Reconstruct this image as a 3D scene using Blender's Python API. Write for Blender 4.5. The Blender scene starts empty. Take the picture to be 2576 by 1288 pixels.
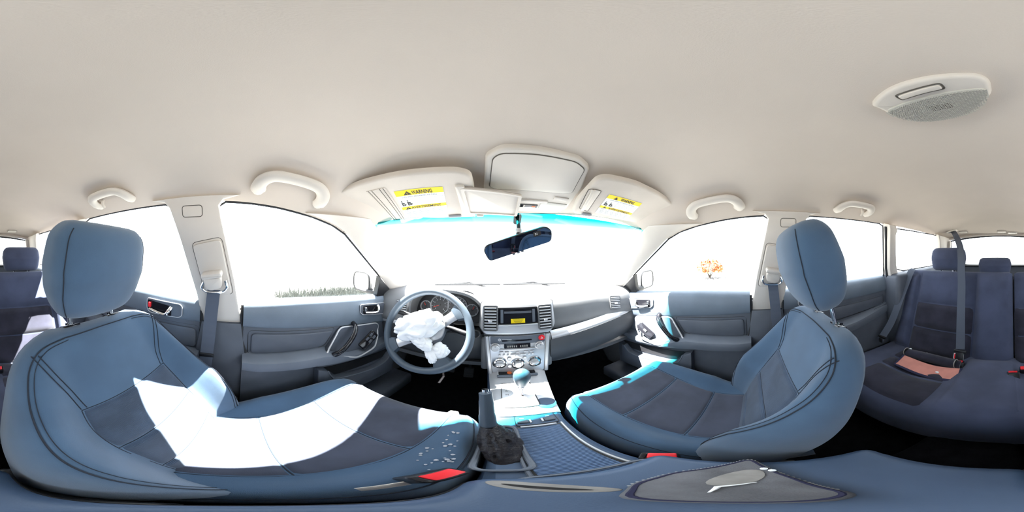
import bpy, bmesh, math, random
from mathutils import Vector, Matrix, noise
random.seed(7)
V = Vector
R = math.radians
SC = bpy.context.scene
COL = SC.collection
# ------------------------------------------------------------------ camera, sky, sun, exposure
# car frame: X to the passenger side, Y towards the bonnet, Z up; Z = 0 is the level of the 360 degree camera
cd = bpy.data.cameras.new('camera')
cam = bpy.data.objects.new('camera', cd)
COL.objects.link(cam)
cam.location = (-0.088, 0.0, 0.0)
cam.rotation_euler = (R(90 + 1.7), 0.0, R(-5.5))
cd.type = 'PANO'
for holder in (cd, getattr(cd, 'cycles', None)):
    try:
        holder.panorama_type = 'EQUIRECTANGULAR'
        holder.latitude_min = -math.pi / 2
        holder.latitude_max = math.pi / 2
        holder.longitude_min = -math.pi
        holder.longitude_max = math.pi
    except Exception:
        pass
cd.clip_start = 0.01
SC.camera = cam
w = bpy.data.worlds.new('sky')
SC.world = w
w.use_nodes = True
bg = w.node_tree.nodes['Background']
bg.inputs[0].default_value = (0.90, 0.965, 1.08, 1)
bg.inputs[1].default_value = 6.0
sd = bpy.data.lights.new('sun', 'SUN')
sun = bpy.data.objects.new('sun', sd)
COL.objects.link(sun)
sd.energy = 120.0
sd.angle = R(0.53)
sd.color = (1.0, 0.97, 0.92)
sun.rotation_euler = V((-0.465, 0.30, 1.0)).to_track_quat('Z', 'Y').to_euler()
sun.location = (-3, 4, 9)
SC.view_settings.view_transform = 'Standard'
SC.view_settings.look = 'None'
SC.view_settings.exposure = 0.0
SC.view_settings.gamma = 1.0
SC.view_settings.use_curve_mapping = False
SC.cycles.max_bounces = 10
SC.cycles.diffuse_bounces = 6
SC.cycles.transparent_max_bounces = 16
SC.cycles.caustics_reflective = False
SC.cycles.caustics_refractive = False
SC.cycles.sample_clamp_indirect = 12.0
# ------------------------------------------------------------------ materials
def mat(name, col, rough=0.6, metal=0.0, bump=None, var=None, spec=0.4, sheen=0.0, weave=None, col2=None):
    m = bpy.data.materials.new(name)
    m.use_nodes = True
    nt = m.node_tree
    b = nt.nodes['Principled BSDF']
    b.inputs['Roughness'].default_value = rough
    b.inputs['Metallic'].default_value = metal
    b.inputs['Specular IOR Level'].default_value = spec
    b.inputs['Base Color'].default_value = (*col, 1)
    if sheen:
        b.inputs['Sheen Weight'].default_value = sheen
        b.inputs['Sheen Roughness'].default_value = 0.6
    tc = nt.nodes.new('ShaderNodeTexCoord')
    if var:
        n = nt.nodes.new('ShaderNodeTexNoise')
        n.inputs['Scale'].default_value = var[0]
        n.inputs['Detail'].default_value = 5
        nt.links.new(tc.outputs['Object'], n.inputs['Vector'])
        r = nt.nodes.new('ShaderNodeValToRGB')
        k = var[1]
        c2 = col2 or tuple(c * (1 + k) for c in col)
        r.color_ramp.elements[0].color = (*[c * (1 - k) for c in col], 1)
        r.color_ramp.elements[0].position = 0.35
        r.color_ramp.elements[1].color = (*c2, 1)
        r.color_ramp.elements[1].position = 0.65
        nt.links.new(n.outputs['Fac'], r.inputs[0])
        nt.links.new(r.outputs[0], b.inputs['Base Color'])
    h = None
    if bump:
        n2 = nt.nodes.new('ShaderNodeTexNoise')
        n2.inputs['Scale'].default_value = bump[0]
        n2.inputs['Detail'].default_value = 3
        nt.links.new(tc.outputs['Object'], n2.inputs['Vector'])
        h = n2.outputs['Fac']
        dist, stren = bump[1], bump[2] if len(bump) > 2 else 0.5
    if weave:
        wv = nt.nodes.new('ShaderNodeTexWave')
        wv.wave_type = 'BANDS'
        wv.bands_direction = weave[2]
        wv.inputs['Scale'].default_value = weave[0]
        wv.inputs['Distortion'].default_value = weave[3] if len(weave) > 3 else 0.0
        nt.links.new(tc.outputs['Object'], wv.inputs['Vector'])
        h = wv.outputs['Fac']
        dist, stren = weave[1], 0.6
    if h:
        bp = nt.nodes.new('ShaderNodeBump')
        bp.inputs['Distance'].default_value = dist
        bp.inputs['Strength'].default_value = stren
        nt.links.new(h, bp.inputs['Height'])
        nt.links.new(bp.outputs['Normal'], b.inputs['Normal'])
    return m
def glass_mat(name, tint, gloss=0.04, band=None):
    m = bpy.data.materials.new(name)
    m.use_nodes = True
    nt = m.node_tree
    nt.nodes.remove(nt.nodes['Principled BSDF'])
    out = nt.nodes['Material Output']
    tr = nt.nodes.new('ShaderNodeBsdfTransparent')
    tr.inputs[0].default_value = (*tint, 1)
    gl = nt.nodes.new('ShaderNodeBsdfGlossy')
    gl.inputs['Roughness'].default_value = 0.02
    mx = nt.nodes.new('ShaderNodeMixShader')
    mx.inputs[0].default_value = gloss
    nt.links.new(tr.outputs[0], mx.inputs[1])
    nt.links.new(gl.outputs[0], mx.inputs[2])
    nt.links.new(mx.outputs[0], out.inputs[0])
    if band:                       # shade band dyed into the top of a windscreen: the glass itself is tinted there
        tc = nt.nodes.new('ShaderNodeTexCoord')
        sx = nt.nodes.new('ShaderNodeSeparateXYZ')
        nt.links.new(tc.outputs['UV'], sx.inputs[0])
        r = nt.nodes.new('ShaderNodeValToRGB')
        e = r.color_ramp.elements
        e[0].position = band[0]; e[0].color = (*tint, 1)
        e[1].position = band[2]; e[1].color = (*band[3], 1)
        e2 = e.new(band[1][0]); e2.color = (*band[1][1], 1)
        nt.links.new(sx.outputs['Y'], r.inputs[0])
        nt.links.new(r.outputs[0], tr.inputs[0])
    return m
MT = {}
MT['liner'] = mat('headliner_cloth', (0.615, 0.54, 0.475), 0.95, bump=(900, 0.0006, 0.4), var=(3, 0.03), spec=0.1)
MT['beige'] = mat('beige_plastic', (0.63, 0.575, 0.52), 0.55, bump=(1400, 0.0003, 0.3), var=(6, 0.03))
MT['beige2'] = mat('beige_vinyl_stained', (0.60, 0.535, 0.475), 0.7, bump=(500, 0.0004, 0.4), var=(5, 0.08))
MT['beige_line'] = mat('dark_joint', (0.10, 0.085, 0.07), 0.8)
MT['fabric'] = mat('seat_fabric_blue_grey', (0.047, 0.089, 0.150), 0.9, bump=(1500, 0.0008, 0.5), var=(9, 0.10), spec=0.15, sheen=0.25)
MT['insert'] = mat('seat_insert_ribbed', (0.042, 0.062, 0.100), 0.95, weave=(160, 0.0012, 'Z', 0.6), var=(14, 0.2), spec=0.1, sheen=0.15)
MT['insert_y'] = mat('seat_insert_plush', (0.046, 0.052, 0.076), 0.95, bump=(700, 0.0008, 0.5), var=(7, 0.25), spec=0.1, sheen=0.2)
MT['rear_fabric'] = mat('rear_seat_fabric', (0.048, 0.058, 0.102), 0.95, bump=(1200, 0.0007, 0.5), var=(8, 0.18), spec=0.1, sheen=0.15)
MT['rear_insert'] = mat('rear_seat_insert', (0.022, 0.022, 0.036), 0.95, bump=(900, 0.0007, 0.5), var=(10, 0.3), spec=0.1, sheen=0.15)
MT['stitch'] = mat('seam_thread', (0.016, 0.02, 0.03), 0.9)
MT['dark'] = mat('charcoal_plastic', (0.078, 0.088, 0.110), 0.5, bump=(800, 0.0005, 0.4), var=(12, 0.08))
MT['dark2'] = mat('charcoal_vinyl', (0.105, 0.120, 0.148), 0.5, bump=(420, 0.0006, 0.4), var=(8, 0.08))
MT['doorpad'] = mat('door_pad_vinyl', (0.130, 0.160, 0.200), 0.5, bump=(420, 0.0006, 0.4), var=(8, 0.08))
MT['roller'] = mat('roller_cover', (0.105, 0.165, 0.28), 0.4)  # console plastic with the sky's blue reflection put into its base colour
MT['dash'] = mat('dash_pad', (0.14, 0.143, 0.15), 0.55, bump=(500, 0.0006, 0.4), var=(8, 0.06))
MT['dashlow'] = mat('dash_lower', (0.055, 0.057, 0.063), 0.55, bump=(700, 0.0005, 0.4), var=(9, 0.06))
MT['console'] = mat('console_plastic', (0.055, 0.088, 0.150), 0.45, bump=(900, 0.0004, 0.4), var=(9, 0.08))
MT['black'] = mat('black_plastic', (0.012, 0.012, 0.014), 0.4, bump=(900, 0.0003, 0.3))
MT['gloss'] = mat('gloss_black', (0.010, 0.010, 0.013), 0.12)
MT['rubber'] = mat('black_rubber', (0.018, 0.019, 0.022), 0.7)
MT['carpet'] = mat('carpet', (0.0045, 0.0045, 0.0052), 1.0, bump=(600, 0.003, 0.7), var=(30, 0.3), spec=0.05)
MT['silver'] = mat('silver_trim', (0.54, 0.54, 0.56), 0.32, metal=0.35, bump=(1500, 0.0002, 0.2))
MT['chrome'] = mat('chrome', (0.85, 0.86, 0.88), 0.08, metal=1.0)
MT['red'] = mat('buckle_red', (0.75, 0.02, 0.03), 0.4)
MT['strap'] = mat('belt_webbing', (0.085, 0.10, 0.135), 0.75, weave=(420, 0.0006, 'X'), spec=0.3)
MT['leather'] = mat('wheel_leather', (0.055, 0.075, 0.10), 0.42, bump=(700, 0.0006, 0.5))
MT['boot'] = mat('boot_leather', (0.025, 0.022, 0.024), 0.35, bump=(120, 0.004, 0.6))
MT['cloth'] = mat('airbag_nylon', (0.82, 0.82, 0.83), 0.8, bump=(90, 0.002, 0.4))
MT['white'] = mat('print_white', (0.88, 0.89, 0.88), 0.6)
MT['yellow'] = mat('print_yellow', (0.90, 0.66, 0.0), 0.6)
MT['ink'] = mat('print_ink', (0.02, 0.018, 0.02), 0.7)
MT['inkgrey'] = mat('print_grey', (0.30, 0.31, 0.34), 0.7)
MT['pink'] = mat('pink_felt', (0.50, 0.21, 0.17), 0.95, bump=(300, 0.001, 0.5), var=(20, 0.08))
MT['navy'] = mat('navy_binding', (0.02, 0.02, 0.05), 0.9)
MT['dial'] = mat('gauge_face', (0.03, 0.032, 0.037), 0.5)
MT['needle'] = mat('needle_red', (0.8, 0.05, 0.02), 0.5)
MT['tick'] = mat('gauge_print', (0.62, 0.64, 0.68), 0.5)
MT['amber'] = mat('amber_print', (0.75, 0.16, 0.04), 0.5)
MT['lens'] = mat('ribbed_lens', (0.52, 0.50, 0.45), 0.25, spec=0.6)
MT['mirror'] = mat('mirror_glass', (0.36, 0.44, 0.56), 0.02, metal=1.0)
MT['mirror_out'] = mat('door_mirror_glass', (0.9, 0.9, 0.9), 0.02, metal=1.0)
MT['paint'] = mat('car_paint_grey', (0.20, 0.205, 0.215), 0.3, metal=0.0, spec=0.5)
MT['glass'] = glass_mat('window_glass', (0.93, 0.95, 0.94))
MT['wind'] = glass_mat('windscreen_glass', (0.94, 0.96, 0.95), 0.04, (0.83, (0.905, (0.11, 0.52, 0.56)), 0.955, (0.004, 0.25, 0.27)))
MT['ground'] = mat('dusty_gravel', (0.17, 0.165, 0.155), 0.95, bump=(40, 0.02, 0.6), var=(4, 0.15))
MT['grass'] = mat('dry_grass_blades', (0.13, 0.135, 0.12), 0.9, var=(9, 0.3))
MT['leaf'] = mat('autumn_leaf', (0.30, 0.085, 0.02), 0.8, var=(12, 0.4))
MT['bark'] = mat('bark', (0.10, 0.08, 0.06), 0.9, bump=(60, 0.01, 0.6))
MT['pouch'] = mat('pouch_cloth', (0.115, 0.115, 0.125), 0.9, bump=(500, 0.001, 0.5), var=(25, 0.25))
MT['patch'] = mat('pouch_badge', (0.25, 0.235, 0.22), 0.85, var=(30, 0.2))
MT['zip'] = mat('zip_teeth', (0.30, 0.31, 0.31), 0.6)
# ------------------------------------------------------------------ geometry helpers
def sm(a, b, x):
    t = max(0.0, min(1.0, (x - a) / (b - a)))
    return t * t * (3 - 2 * t)
def itp(x, tab):
    if x <= tab[0][0]:
        return tab[0][1]
    for (a, p), (b, q) in zip(tab, tab[1:]):
        if x <= b:
            return p + (q - p) * (x - a) / (b - a)
    return tab[-1][1]
def sitp(x, tab):                       # the same with a smooth (Catmull-Rom) curve
    xs = [t[0] for t in tab]
    if x <= xs[0]:
        return tab[0][1]
    if x >= xs[-1]:
        return tab[-1][1]
    i = max(k for k in range(len(xs) - 1) if xs[k] <= x)
    def slope(k):
        if k == 0:
            return (tab[1][1] - tab[0][1]) / (xs[1] - xs[0])
        if k == len(xs) - 1:
            return (tab[-1][1] - tab[-2][1]) / (xs[-1] - xs[-2])
        return (tab[k + 1][1] - tab[k - 1][1]) / (xs[k + 1] - xs[k - 1])
    h = xs[i + 1] - xs[i]
    t = (x - xs[i]) / h
    return ((2*t**3 - 3*t*t + 1) * tab[i][1] + (t**3 - 2*t*t + t) * h * slope(i)
            + (-2*t**3 + 3*t*t) * tab[i+1][1] + (t**3 - t*t) * h * slope(i + 1))
def cr(pts, n=6, closed=False):         # Catmull-Rom through points
    pts = [V(p) for p in pts]
    out = []
    N = len(pts)
    for i in range(N if closed else N - 1):
        g = lambda k: pts[k % N] if closed else pts[max(0, min(N - 1, k))]
        a, b, c, d = g(i - 1), g(i), g(i + 1), g(i + 2)
        for k in range(n):
            t = k / n
            out.append(0.5 * (2*b + (c - a)*t + (2*a - 5*b + 4*c - d)*t*t + (3*b - a - 3*c + d)*t**3))
    if not closed:
        out.append(pts[-1])
    return out
def join(*vfs):
    v, f = [], []
    for a, b in vfs:
        o = len(v)
        v += list(a)
        f += [tuple(i + o for i in q) for q in b]
    return v, f
def xf(vf, M):
    return [M @ V(p) for p in vf[0]], vf[1]
def frame(o, u, v):                     # columns u, v, u x v
    u = V(u).normalized()
    v = V(v)
    n = u.cross(v).normalized()
    v = n.cross(u)
    M = Matrix((u, v, n)).transposed().to_4x4()
    M.translation = V(o)
    return M
def bm_vf(bm):
    bm.verts.index_update()
    r = [v.co.copy() for v in bm.verts], [tuple(v.index for v in f.verts) for f in bm.faces]
    bm.free()
    return r
def rbox(c, s, r=0.004, seg=2, M=None):
    bm = bmesh.new()
    bmesh.ops.create_cube(bm, size=1.0)
    for v in bm.verts:
        v.co = V((v.co.x * s[0], v.co.y * s[1], v.co.z * s[2]))
    if r > 0:
        bmesh.ops.bevel(bm, geom=bm.edges[:], offset=min(r, min(s) * 0.49), segments=seg, profile=0.5, affect='EDGES')
    vf = bm_vf(bm)
    vf = [p + V(c) for p in vf[0]], vf[1]
    return xf(vf, M) if M else vf
def loft(rings, cap=True, closed=True):
    v = [p for r in rings for p in r]
    n = len(rings[0])
    f = []
    for i in range(len(rings) - 1):
        for j in range(n if closed else n - 1):
            k = (j + 1) % n
            f.append((i*n + j, i*n + k, (i+1)*n + k, (i+1)*n + j))
    if cap and closed:
        f.append(tuple(reversed(range(n))))
        f.append(tuple((len(rings)-1)*n + j for j in range(n)))
    return v, f
def tube(pts, r, n=8, cap=True, closed=False, flat=1.0):
    pts = [V(p) for p in pts]
    N = len(pts)
    rs = r if isinstance(r, (list, tuple)) else [r] * N
    rings = []
    up = None
    for i, p in enumerate(pts):
        if closed:
            t = pts[(i + 1) % N] - pts[i - 1]
        else:
            t = pts[min(N-1, i+1)] - pts[max(0, i-1)]
        t.normalize()
        if up is None:
            up = t.cross(V((0, 0, 1)))
            if up.length < 0.2:
                up = t.cross(V((0, 1, 0)))
        up = (up - t * up.dot(t)).normalized()
        b = t.cross(up)
        rings.append([p + (up * math.cos(2*math.pi*k/n) + b * math.sin(2*math.pi*k/n) * flat) * rs[i] for k in range(n)])
    if closed:
        rings.append(rings[0])
        v, f = loft(rings, False)
        return v, f
    return loft(rings, cap)
def strap(pts, wd, th, wdirs):          # flat webbing
    pts = [V(p) for p in pts]
    N = len(pts)
    rings = []
    for i, p in enumerate(pts):
        t = (pts[min(N-1, i+1)] - pts[max(0, i-1)]).normalized()
        d = V(wdirs[i] if isinstance(wdirs, list) else wdirs)
        d = (d - t * d.dot(t)).normalized()
        n = t.cross(d)
        rings.append([p + d*wd/2 + n*th/2, p - d*wd/2 + n*th/2, p - d*wd/2 - n*th/2, p + d*wd/2 - n*th/2])
    return loft(rings)
def grid(fn, nu, nv, thick=0.0):        # fn(u, v) -> point; thick > 0 closes it to a shell along the surface normal
    P = [[V(fn(i / nu, j / nv)) for i in range(nu + 1)] for j in range(nv + 1)]
    v = [p for row in P for p in row]
    W = nu + 1
    f = [(j*W + i, j*W + i + 1, (j+1)*W + i + 1, (j+1)*W + i) for j in range(nv) for i in range(nu)]
    if thick:
        back = []
        for j in range(nv + 1):
            for i in range(nu + 1):
                du = P[j][min(nu, i+1)] - P[j][max(0, i-1)]
                dv = P[min(nv, j+1)][i] - P[max(0, j-1)][i]
                n = du.cross(dv)
                n = n.normalized() if n.length > 1e-9 else V((0, 0, 1))
                back.append(P[j][i] - n * thick)
        o = len(v)
        v = v + back
        f = f + [tuple(o + k for k in reversed(q)) for q in f]
        rim = [i for i in range(W)] + [j*W + nu for j in range(1, nv+1)] + [nv*W + i for i in range(nu-1, -1, -1)] + [j*W for j in range(nv-1, 0, -1)]
        for a, b in zip(rim, rim[1:] + rim[:1]):
            f.append((b, a, a + o, b + o))
    return v, f
def rpoly(pts, r, seg=4):               # 2D polygon with rounded corners
    out = []
    N = len(pts)
    rr = r if isinstance(r, (list, tuple)) else [r] * N
    for i in range(N):
        a, b, c = V(pts[i-1]), V(pts[i]), V(pts[(i+1) % N])
        da, dc = (a - b), (c - b)
        k = min(rr[i], da.length * 0.48, dc.length * 0.48)
        p, q = b + da.normalized() * k, b + dc.normalized() * k
        for s in range(seg + 1):
            t = s / seg
            out.append((1-t)**2 * p + 2*t*(1-t) * b + t*t * q)
    return out
def area2(p):
    return sum(a[0]*b[1] - b[0]*a[1] for a, b in zip(p, p[1:] + p[:1])) / 2
def prism(poly, M, d, bev=0.0, seg=2):  # polygon in the u,v plane of M, thickness d along +n, its +n rim rounded by bev
    poly = [V((p[0], p[1])) for p in poly]
    if area2(poly) < 0:
        poly.reverse()
    N = len(poly)
    def inset(k):
        if k <= 0:
            return poly
        out = []
        for i in range(N):
            a, b, c = poly[i-1], poly[i], poly[(i+1) % N]
            e1, e2 = (b - a), (c - b)
            e1 = e1.normalized() if e1.length > 1e-9 else V((1, 0))
            e2 = e2.normalized() if e2.length > 1e-9 else e1
            n = V((-e1.y - e2.y, e1.x + e2.x))
            n = n.normalized() if n.length > 1e-6 else V((-e1.y, e1.x))
            out.append(b + n * k)
        return out
    rings = [[V((p.x, p.y, 0)) for p in poly]]
    if bev:
        for s in range(seg + 1):
            a = s / seg * math.pi / 2
            rings.append([V((p.x, p.y, d - bev + bev * math.sin(a))) for p in inset(bev * (1 - math.cos(a)))])
    else:
        rings.append([V((p.x, p.y, d)) for p in poly])
    return xf(loft(rings), M)
def ring_prism(outer, inner, M, d):     # frame between two outlines with equal point counts
    if area2(outer) < 0: outer = outer[::-1]
    if area2(inner) < 0: inner = inner[::-1]
    N = len(outer)
    rings = [[V((p[0], p[1], z)) for p in q] for q, z in ((outer, 0), (outer, d), (inner, d), (inner, 0))]
    rings.append(rings[0])
    return xf(loft(rings, False), M)
def lathe(prof, M, n=24):               # profile (radius, height along n of M)
    rings = []
    for r, h in prof:
        r = max(r, 1e-5)
        rings.append([V((r*math.cos(2*math.pi*k/n), r*math.sin(2*math.pi*k/n), h)) for k in range(n)])
    return xf(loft(rings), M)
def circle(r, n=20, cx=0, cy=0, ry=None):
    return [V((cx + r*math.cos(2*math.pi*k/n), cy + (ry or r)*math.sin(2*math.pi*k/n))) for k in range(n)]
def rrect(w, h, r=0.004, cx=0, cy=0, seg=4):
    return [V((p.x + cx, p.y + cy)) for p in rpoly([(-w/2, -h/2), (w/2, -h/2), (w/2, h/2), (-w/2, h/2)], r, seg)]
def text_vf(s, size, M, align='LEFT', sx=1.0, off=0.0003, bold=0.0):
    c = bpy.data.curves.new('t', 'FONT')
    c.body = s
    c.size = size
    c.align_x = align
    c.resolution_u = 2
    c.offset = bold
    o = bpy.data.objects.new('t', c)
    COL.objects.link(o)
    bpy.context.view_layer.update()
    me = o.evaluated_get(bpy.context.evaluated_depsgraph_get()).to_mesh()
    v = [V((p.co.x * sx, p.co.y, off)) for p in me.vertices]
    f = [tuple(p.vertices) for p in me.polygons]
    bpy.data.objects.remove(o)
    bpy.data.curves.remove(c)
    return xf((v, f), M)
def link_mesh(name, vf, m, loc, parent, smooth, ang=38, fix=True):
    me = bpy.data.meshes.new(name)
    L = V(loc)
    me.from_pydata([tuple(V(p) - L) for p in vf[0]], [], vf[1])
    if fix:
        bm = bmesh.new()
        bm.from_mesh(me)
        bmesh.ops.remove_doubles(bm, verts=bm.verts, dist=1e-6)
        bmesh.ops.recalc_face_normals(bm, faces=bm.faces)
        bm.to_mesh(me)
        bm.free()
    if smooth:
        me.polygons.foreach_set('use_smooth', [True] * len(me.polygons))
        me.set_sharp_from_angle(angle=R(ang))
    me.materials.append(MT[m] if isinstance(m, str) else m)
    me.update()
    o = bpy.data.objects.new(name, me)
    COL.objects.link(o)
    if parent is None:
        o.location = L
    else:
        o.parent = parent
    return o
FINE = {'gauge_marks', 'gauge_numerals', 'sticker_lines', 'dial_marks', 'display_segments', 'serrated_edge', 'lens_ribs', 'pale_stain', 'label_lettering', 'label_headings',
        'label_small_print', 'label_pictograms', 'label_mark', 'tag_block', 'gear_letters', 'disc_mark'}      # print and grain too fine to pick apart
class Thing:                            # an Empty at the thing's base; parts are given in car coordinates
    def __init__(self, name, loc, label, cat, group=None, kind=None):
        self.loc = V(loc)
        self.o = bpy.data.objects.new(name, None)
        self.o.empty_display_size = 0.05
        COL.objects.link(self.o)
        self.o.location = self.loc
        tagp(self.o, label, cat, group, kind)
    def part(self, name, vf, m, parent=None, smooth=True, label=None, ang=38, fix=True):
        p = link_mesh(name, vf, m, self.loc, parent or self.o, smooth, ang, fix)
        if label:
            p['label'] = label
        if name in FINE:
            p['kind'] = 'stuff'
        return p
def tagp(o, label, cat, group=None, kind=None):
    o['label'] = label
    o['category'] = cat
    if group: o['group'] = group
    if kind: o['kind'] = kind
def solo(name, vf, m, label, cat, loc=None, group=None, kind=None, smooth=True, ang=38):
    if loc is None:
        xs = [V(p) for p in vf[0]]
        n = len(xs)
        loc = (sum(p.x for p in xs)/n, sum(p.y for p in xs)/n, min(p.z for p in xs))
    o = link_mesh(name, vf, m, loc, None, smooth, ang)
    tagp(o, label, cat, group, kind)
    return o
def mirror_vf(vf):
    return [V((-p[0], p[1], p[2])) for p in vf[0]], [tuple(reversed(q)) for q in vf[1]]
def side(vf, s):                        # geometry described for the passenger side; s = -1 mirrors it
    return vf if s > 0 else mirror_vf(vf)
# ------------------------------------------------------------------ the body shell
def sxz(z):                             # inner face of the side glass (leans in towards the roof)
    return 0.651 - 0.3 * z
def side_frame(off):
    return frame((0.651 + off, 0, 0), (0, 1, 0), (-0.3, 0, 1))
def spoly(pts, off, d, bev=0.0, r=0.0, seg=3):   # outline in (Y, Z) on the side plane, passenger side; grows outboard by d
    k = math.sqrt(1.09)
    p = [(y, z * k) for y, z in pts]
    if r: p = rpoly(p, r, seg)
    M = side_frame(off)                 # u x v points outboard (+X)
    return prism(p, M, d, bev)
def spoly_in(pts, off, d, bev=0.0, r=0.0, seg=3):  # same, but its rounded face looks inboard
    k = math.sqrt(1.09)
    p = [(-y, z * k) for y, z in pts]
    if r: p = rpoly(p, r, seg)
    M = frame((0.651 + off + d, 0, 0), (0, -1, 0), (-0.3, 0, 1))
    return prism(p, M, d, bev)
ZE = [(-1.75, 0.105), (-1.42, 0.158), (-0.72, 0.178), (-0.05, 0.177), (0.03, 0.173), (0.121, 0.165), (0.244, 0.147), (0.334, 0.127), (0.40, 0.100)]
ZC = [(-1.75, 0.185), (-1.3, 0.245), (-0.8, 0.28), (-0.2, 0.288), (0.1, 0.288), (0.3, 0.272), (0.5, 0.244), (0.675, 0.205)]
def yfront(u):
    a = abs(u)
    return 0.675 - 0.17 * a * a - 0.10 * sm(0.86, 1.0, a)
def head_pt(u, Y):
    ze, zc = sitp(Y, ZE), sitp(Y, ZC)
    return V((u * sxz(ze), Y, zc - (zc - ze) * abs(u) ** 4.3))
def head_z(X, Y):
    ze, zc = sitp(Y, ZE), sitp(Y, ZC)
    return zc - (zc - ze) * min(1.0, abs(X) / sxz(ze)) ** 4.3
def liner(u, v):
    uu = math.sin((u - 0.5) * math.pi) * 0.35 + (u * 2 - 1) * 0.65
    Y = -1.75 + (yfront(uu) + 1.75) * v
    return head_pt(uu, Y)
solo('ceiling', grid(liner, 48, 72, -0.03), 'liner', 'warm beige cloth headliner curving over the whole cabin', 'headliner', kind='structure')
# windscreen
def ws(u, v):
    a = u * 2 - 1
    b = V((a * 0.665, 1.15 - 0.20 * a * a, -0.19))
    t = V((a * 0.575, 0.668 - 0.17 * a * a, 0.209 - 0.055 * a * a))
    p = b.lerp(t, v)
    bul = 0.02 * math.sin(math.pi * v) * (1 - a * a * 0.5)
    return p + V((0, bul * 0.64, bul * 0.77))
gv, gf = grid(ws, 24, 24)
ow = Thing('window_1', (0, 1.15, -0.19), 'wide raked windscreen with a cyan shade band along its top edge', 'windscreen', kind='structure')
g = ow.part('pane', (gv, gf), 'wind', fix=False)
uvl = g.data.uv_layers.new(name='UVMap')
for lp in g.data.loops:
    i = lp.vertex_index
    uvl.data[lp.index].uv = ((i % 25) / 24, (i // 25) / 24 - 0.075 * ((i % 25) / 12 - 1) ** 2)
edge = [ws(0, k / 12) for k in range(13)] + [ws(k / 24, 1) for k in range(1, 25)] + [ws(1, 1 - k / 12) for k in range(1, 13)]
ow.part('rubber_seal', join(tube([ws(k / 24, 0.0) + V((0, -0.004, 0.004)) for k in range(25)], 0.006, 6)), 'rubber')
# side windows
FW = [(-0.02, -0.215), (-0.02, -0.083), (-0.061, 0.108), (-0.078, 0.159), (-0.052, 0.176), (0.03, 0.173), (0.121, 0.165), (0.244, 0.148), (0.334, 0.128),
      (0.40, 0.101), (0.487, 0.042), (0.655, -0.072), (0.70, -0.105), (0.70, -0.235)]
RW = [(-0.14, -0.215), (-0.154, -0.14), (-0.203, 0.055), (-0.235, 0.165), (-0.26, 0.179), (-0.37, 0.180), (-0.574, 0.180), (-0.69, 0.178), (-0.725, 0.165),
      (-0.80, -0.09), (-0.82, -0.15), (-0.82, -0.205)]
CW = [(-0.99, -0.140), (-0.89, -0.115), (-0.85, -0.05), (-0.79, 0.13), (-0.81, 0.155), (-1.0, 0.157), (-1.40, 0.157), (-1.45, 0.13), (-1.61, -0.11), (-1.60, -0.140)]
wn = {(-1, 0): ('window_2', 'side window in the front door beside the driver seat'), (1, 0): ('window_3', 'side window in the front door beside the passenger seat'),
      (-1, 1): ('window_4', 'rear door window behind the driver headrest'), (1, 1): ('window_5', 'rear door window behind the passenger headrest'),
      (-1, 2): ('window_6', 'cargo side window on the driver side, behind the rear bench'), (1, 2): ('window_7', 'cargo side window on the passenger side, by the rear bench')}
for s in (-1, 1):
    for k, (poly, off) in enumerate(((FW, 0.012), (RW, 0.012), (CW, -0.025))):
        nm, lb = wn[(s, k)]
        t = Thing(nm, (s * 0.70, poly[0][0], -0.2), lb, 'car window', kind='structure')
        t.part('pane', side(spoly(poly, off, 0.004), s), 'glass')
        pts = [V((s * (sxz(z) + off - 0.004), y, z)) for y, z in poly]
        t.part('rubber_seal', tube(pts, 0.0045, 6, closed=True), 'rubber')
# rear window in the tailgate
def rg(u, v):
    a = u * 2 - 1
    b = V((a * 0.60, -1.96 + 0.10 * a * a, -0.15))
    t = V((a * 0.53, -1.76 + 0.07 * a * a, 0.165 - 0.05 * a * a))
    return b.lerp(t, v)
t = Thing('window_8', (0, -1.9, -0.15), 'wide tailgate window behind the rear bench', 'car window', kind='structure')
t.part('pane', grid(rg, 16, 6, 0.004), 'glass')
t.part('rubber_seal', tube([rg(k/12, 0) for k in range(13)] + [rg(1, k/6) for k in range(1, 7)] + [rg(1 - k/12, 1) for k in range(1, 13)] + [rg(0, 1 - k/6) for k in range(1, 6)], 0.008, 6, closed=True), 'rubber')
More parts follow.
